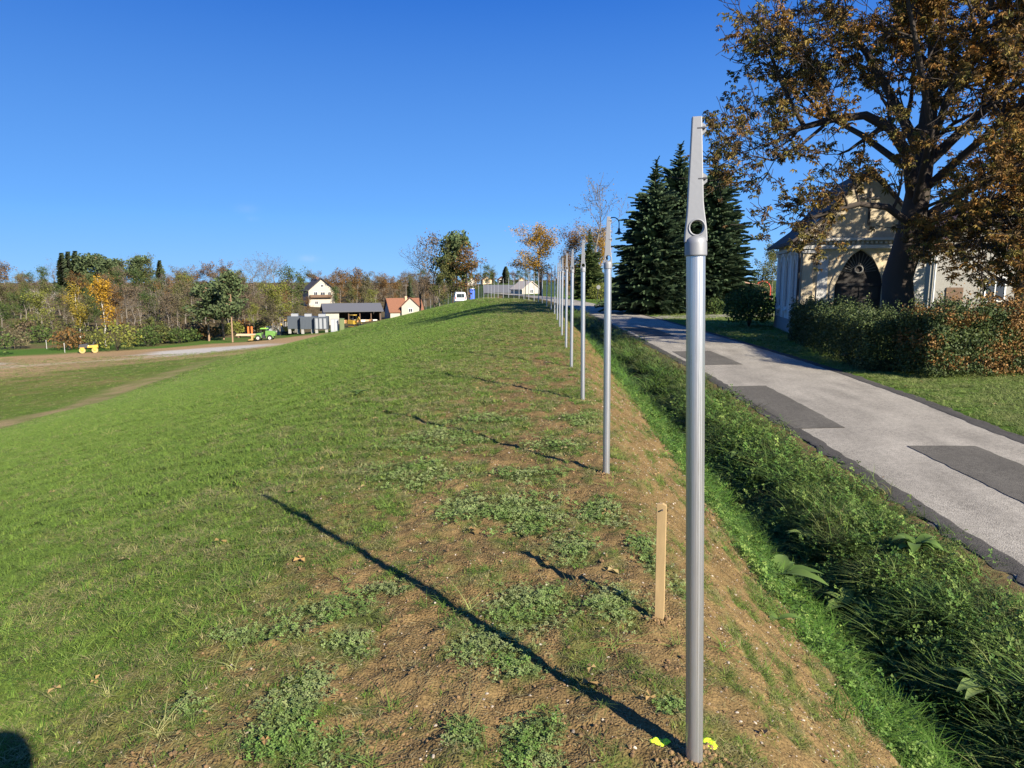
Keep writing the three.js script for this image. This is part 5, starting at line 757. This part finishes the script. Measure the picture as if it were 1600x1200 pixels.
{ // white van seen from behind on the track
  const w = std(lin(0.75, 0.76, 0.77), 0.35), t = thing('white_van', 'white van seen from behind just beyond the crest', 'van', [-8.75, land(-8.75, 118) - 0.25, -118], 0.12);
  const body = new THREE.Shape(); body.moveTo(-0.92, 0.35); body.lineTo(0.92, 0.35); body.lineTo(0.95, 1.0); body.lineTo(0.80, 1.75); body.quadraticCurveTo(0.78, 1.92, 0.6, 1.93); body.lineTo(-0.6, 1.93); body.quadraticCurveTo(-0.78, 1.92, -0.80, 1.75); body.lineTo(-0.95, 1.0);
  const b = mesh('body', new THREE.ExtrudeGeometry(body, { depth: 4.2, bevelEnabled: true, bevelSize: 0.05, bevelThickness: 0.06, bevelSegments: 3 }).translate(0, 0, -4.2), w, t); mesh('rear_window', slab([[-0.66, 1.12], [0.66, 1.12], [0.6, 1.72], [-0.6, 1.72]], 0.06, 0.02).translate(0, 0, 0.075), autoGlass, b); mesh('bumper', box(1.86, 0.25, 0.14, 0, 0.45, 0.08), blk, b); for (const s of [-1, 1]) { mesh('tail_light', box(0.12, 0.5, 0.05, s * 0.84, 1.05, 0.07), std(lin(0.4, 0.02, 0.02), 0.3), b); mesh('side_window', box(0.03, 0.5, 1.6, s * 0.9, 1.4, -2.6), autoGlass, b); for (const z of [-0.8, -3.4]) { const q = mesh('wheel', new THREE.TorusGeometry(0.24, 0.09, 8, 20).rotateY(Math.PI / 2).translate(s * 0.86, 0.33, z), tyre, t); mesh('rim', cyl(0.19, 0.19, 0.12, 16).rotateZ(Math.PI / 2).translate(s * 0.86, 0.33, z), rimW, q); } }
  const bl = std(lin(0.02, 0.09, 0.52), 0.5), c = thing('portable_toilet', 'blue portable toilet cabin right of the white van', 'cabin', [-7.6, land(-7.6, 132) - 0.1, -132], 0.2); mesh('body', box(0.95, 2.1, 0.95, 0, 1.05, 0), bl, c); mesh('door', box(0.7, 1.85, 0.04, 0, 1.0, 0.5), std(lin(0.03, 0.12, 0.6), 0.5), c); mesh('roof', new THREE.CylinderGeometry(0.52, 0.6, 0.18, 4).rotateY(Math.PI / 4).translate(0, 2.19, 0), std(lin(0.5, 0.52, 0.55), 0.5), c);
}
// ---------------------------------------------------------------- broad leaved weeds in and above the ditch
function dock(x, d, n, len, label, seed, cols, lie = 0.5, lift = 0.1) {
  const rng = mulberry(seed), t = thing('dock_plant', label, 'plant', at(x, d, lift));
  for (let k = 0; k < n; k++) {
    const g = new GB(), l = len * (0.65 + 0.5 * rng()), w = l * (0.13 + 0.05 * rng()), rise = mix(1.15, 0.35, lie) * (0.6 + 0.7 * rng()); let pl, pm, pr;
    for (let s = 0; s <= 7; s++) { const q = s / 7, a = rise * (1 - 1.25 * q), ww = w * Math.sin(Math.PI * Math.pow(q, 0.75)) * (1 + 0.12 * Math.sin(s * 2.1 + k)) + 0.006, cx = l * q * Math.cos(rise * 0.6), cy = 0.02 + l * (rise * q - 0.85 * rise * q * q); const L = g.v(cx, cy + ww * 0.28, -ww), M = g.v(cx, cy, 0), R = g.v(cx, cy + ww * 0.28, ww); if (s) { g.quad(pl, pm, M, L); g.quad(pm, pr, R, M); } pl = L; pm = M; pr = R; }
    const m = mesh('leaf', g.geo(), leafMat(0.85, 0.3, { specularIntensity: 0.15, color: lin(...tone(rng, cols[0], cols[1], rng(), 0.2)) }), t); m.rotation.y = k / n * 6.283 + (rng() - 0.5) * 0.7;
  }
}
const DOCK = [[0.085, 0.15, 0.035], [0.125, 0.195, 0.045]];
dock(2.42, 5.95, 9, 0.42, 'broad leaved dock drooping over the slope foot', 801, DOCK, 0.75);
dock(3.1, 6.0, 10, 0.34, 'large pale leaved weed in the ditch beside the dock', 802, [[0.13, 0.20, 0.045], [0.18, 0.24, 0.06]]);
dock(3.95, 6.45, 14, 0.30, 'leafy dock rosette on the ditch bank near the lane', 803, DOCK, 0.3);
dock(1.85, 4.5, 3, 0.16, 'small two leaved seedling on the bare slope', 804, DOCK, 0.6, 0);
dock(3.25, 4.35, 10, 0.30, 'pale thistle like weed at the right edge of ditch', 805, [[0.15, 0.22, 0.06], [0.2, 0.25, 0.09]], 0.4);
dock(3.3, 7.4, 8, 0.24, 'small leafy weed in the ditch beyond the large one', 806, [[0.13, 0.2, 0.05], [0.17, 0.22, 0.06]], 0.3);
dock(3.6, 10.6, 8, 0.26, 'tufted broad leaf weed in the ditch behind the nearest post', 807, [[0.12, 0.19, 0.05], [0.16, 0.22, 0.06]], 0.3);
dock(-2.42, 10.7, 8, 0.2, 'dark weed rosette alone on the left lawn', 808, [[0.05, 0.1, 0.02], [0.08, 0.13, 0.03]], 0.7, 0.01);
{ const rng = mulberry(55), list = []; for (let k = 0; k < 260; k++) { const d = 2 + 40 * Math.pow(rng(), 1.6), r = rng(), x = r < 0.25 ? damX(d) - 3 + 4 * rng() : r < 0.6 ? roadR(d) + 5 * rng() : r < 0.8 ? roadL(d) - 0.9 + 1.2 * rng() : damX(d) - 12 * rng() - 2; list.push([x, d, 0.3 + 0.3 * rng() + d * 0.008, 1, tone(rng, [0.26, 0.16, 0.06], [0.28, 0.23, 0.11], rng()), 0.03, 1.2]); } scatter('fallen_leaves', leaflets(3, 0.09, 0.03, 0.01), leafMat(0.9, 0.2), list, 'scattered fallen brown leaves on grass and verge', 'leaves'); }

// ---------------------------------------------------------------- the person taking the picture, behind the camera: only the shadow shows
{
  const cap = (p, a, b, ra, rb) => { const bx = b[0] - a[0], by = b[1] - a[1], bz = b[2] - a[2], px = p[0] - a[0], py = p[1] - a[1], pz = p[2] - a[2], t = clamp((px * bx + py * by + pz * bz) / (bx * bx + by * by + bz * bz + 1e-9)); return Math.hypot(px - bx * t, py - by * t, pz - bz * t) - mix(ra, rb, t); };
  const blend = (a, b, k) => { const h = clamp(0.5 + 0.5 * (b - a) / k); return mix(b, a, h) - k * h * (1 - h); };
  function body(bones, centre, half, res, k, paint) {
    const mc = new MarchingCubes(res, new THREE.MeshBasicMaterial(), false, false, 90000), n = res; mc.isolation = 0;
    for (let z = 0; z < n; z++) for (let y = 0; y < n; y++) for (let x = 0; x < n; x++) { const p = [centre[0] + (x - n / 2) / (n / 2) * half, centre[1] + (y - n / 2) / (n / 2) * half, centre[2] + (z - n / 2) / (n / 2) * half]; let f = 9; for (const [a, b, ra, rb] of bones) f = blend(f, cap(p, a, b, ra, rb), k); mc.field[x + y * n + z * n * n] = -f; }
    mc.update(); const c = mc.count, pos = new Float32Array(mc.positionArray.subarray(0, c * 3)), col = new Float32Array(c * 3); for (let i = 0; i < c; i++) { for (let j = 0; j < 3; j++) pos[i * 3 + j] = centre[j] + pos[i * 3 + j] * half; col.set(paint(pos[i * 3], pos[i * 3 + 1], pos[i * 3 + 2]), i * 3); }
    const g = new THREE.BufferGeometry(); g.setAttribute('position', new THREE.BufferAttribute(pos, 3)); g.setAttribute('color', new THREE.BufferAttribute(col, 3)); g.computeVertexNormals(); return g;
  }
  const SK = [0.42, 0.25, 0.17], J = [0.03, 0.04, 0.06], T = [0.05, 0.06, 0.09], B = [0.03, 0.025, 0.02];
  const wl = [-0.22, 1.50, -0.06], wr = [-0.06, 1.46, -0.03]; // wrists, in figure space (facing -z)
  const bones = [[[0, 1.02, 0], [0, 1.22, 0.01], 0.15, 0.14], [[0, 1.22, 0.01], [0, 1.42, 0.02], 0.145, 0.15], [[-0.13, 1.46, 0.02], [0.13, 1.46, 0.02], 0.085, 0.085], [[0, 1.48, 0.02], [0, 1.60, 0.0], 0.06, 0.058], [[0, 1.69, -0.005], [0, 1.74, 0.01], 0.088, 0.098], [[0, 1.645, -0.045], [0, 1.70, -0.03], 0.045, 0.07], [[0, 1.685, -0.1], [0, 1.665, -0.118], 0.010, 0.016], [[-0.098, 1.69, 0.01], [-0.1, 1.70, 0.015], 0.018, 0.018], [[0.098, 1.69, 0.01], [0.1, 1.70, 0.015], 0.018, 0.018],
    [[-0.19, 1.45, 0.02], [-0.29, 1.20, 0.02], 0.062, 0.05], [[-0.29, 1.20, 0.02], wl, 0.048, 0.032], [[0.19, 1.45, 0.02], [0.2, 1.20, 0.0], 0.062, 0.05], [[0.2, 1.20, 0.0], wr, 0.048, 0.032],
    [[-0.09, 0.98, 0], [-0.1, 0.52, 0.0], 0.105, 0.066], [[-0.1, 0.52, 0], [-0.1, 0.1, 0.03], 0.062, 0.045], [[0.09, 0.98, 0], [0.11, 0.52, -0.01], 0.105, 0.066], [[0.11, 0.52, -0.01], [0.12, 0.1, 0.03], 0.062, 0.045], [[-0.1, 0.06, 0.06], [-0.11, 0.045, -0.15], 0.05, 0.042], [[0.12, 0.06, 0.06], [0.13, 0.045, -0.15], 0.05, 0.042]];
  const paint = (x, y, z) => y < 0.13 ? B : y < 0.98 ? T : y > 1.56 ? (y > 1.74 || (z > 0.03 && y > 1.62) ? B : SK) : J;
  const hand = (w, s) => { const o = []; const palm = [w[0], w[1] + 0.07, w[2] + 0.0]; o.push([w, palm, 0.026, 0.032]); for (let k = 0; k < 4; k++) { const a = [palm[0] + s * (-0.027 + k * 0.018), palm[1] + 0.015, palm[2]], l = [0.030, 0.036, 0.034, 0.026][k], b = [a[0] + s * 0.02, a[1] + l, a[2] - 0.012], c = [b[0] + s * 0.03, b[1] + l * 0.5, b[2] - 0.022]; o.push([a, b, 0.0095, 0.009], [b, c, 0.009, 0.0075]); } o.push([[w[0] - s * 0.02, w[1] + 0.03, w[2] - 0.01], [w[0] - s * 0.045, w[1] + 0.065, w[2] - 0.025], 0.012, 0.0105], [[w[0] - s * 0.045, w[1] + 0.065, w[2] - 0.025], [w[0] - s * 0.03, w[1] + 0.095, w[2] - 0.035], 0.0105, 0.009]); return o; };
  const flat = () => SK, parts = [body(bones, [0, 0.92, 0], 0.98, 92, 0.035, paint), body(hand(wl, -1), [wl[0], wl[1] + 0.08, wl[2]], 0.13, 56, 0.008, flat), body(hand(wr, 1), [wr[0], wr[1] + 0.08, wr[2]], 0.13, 56, 0.008, flat)];
  const t = thing('person', 'person in dark jacket behind the camera, only the shadow shows lower left', 'person', [0.215, height(0.215, -0.24), 0.24]); t.scale.setScalar(1.0);
  mesh('body', mergeGeometries(parts), new THREE.MeshStandardMaterial({ vertexColors: true, roughness: 0.9 }), t);
}

renderer.render(scene, camera);
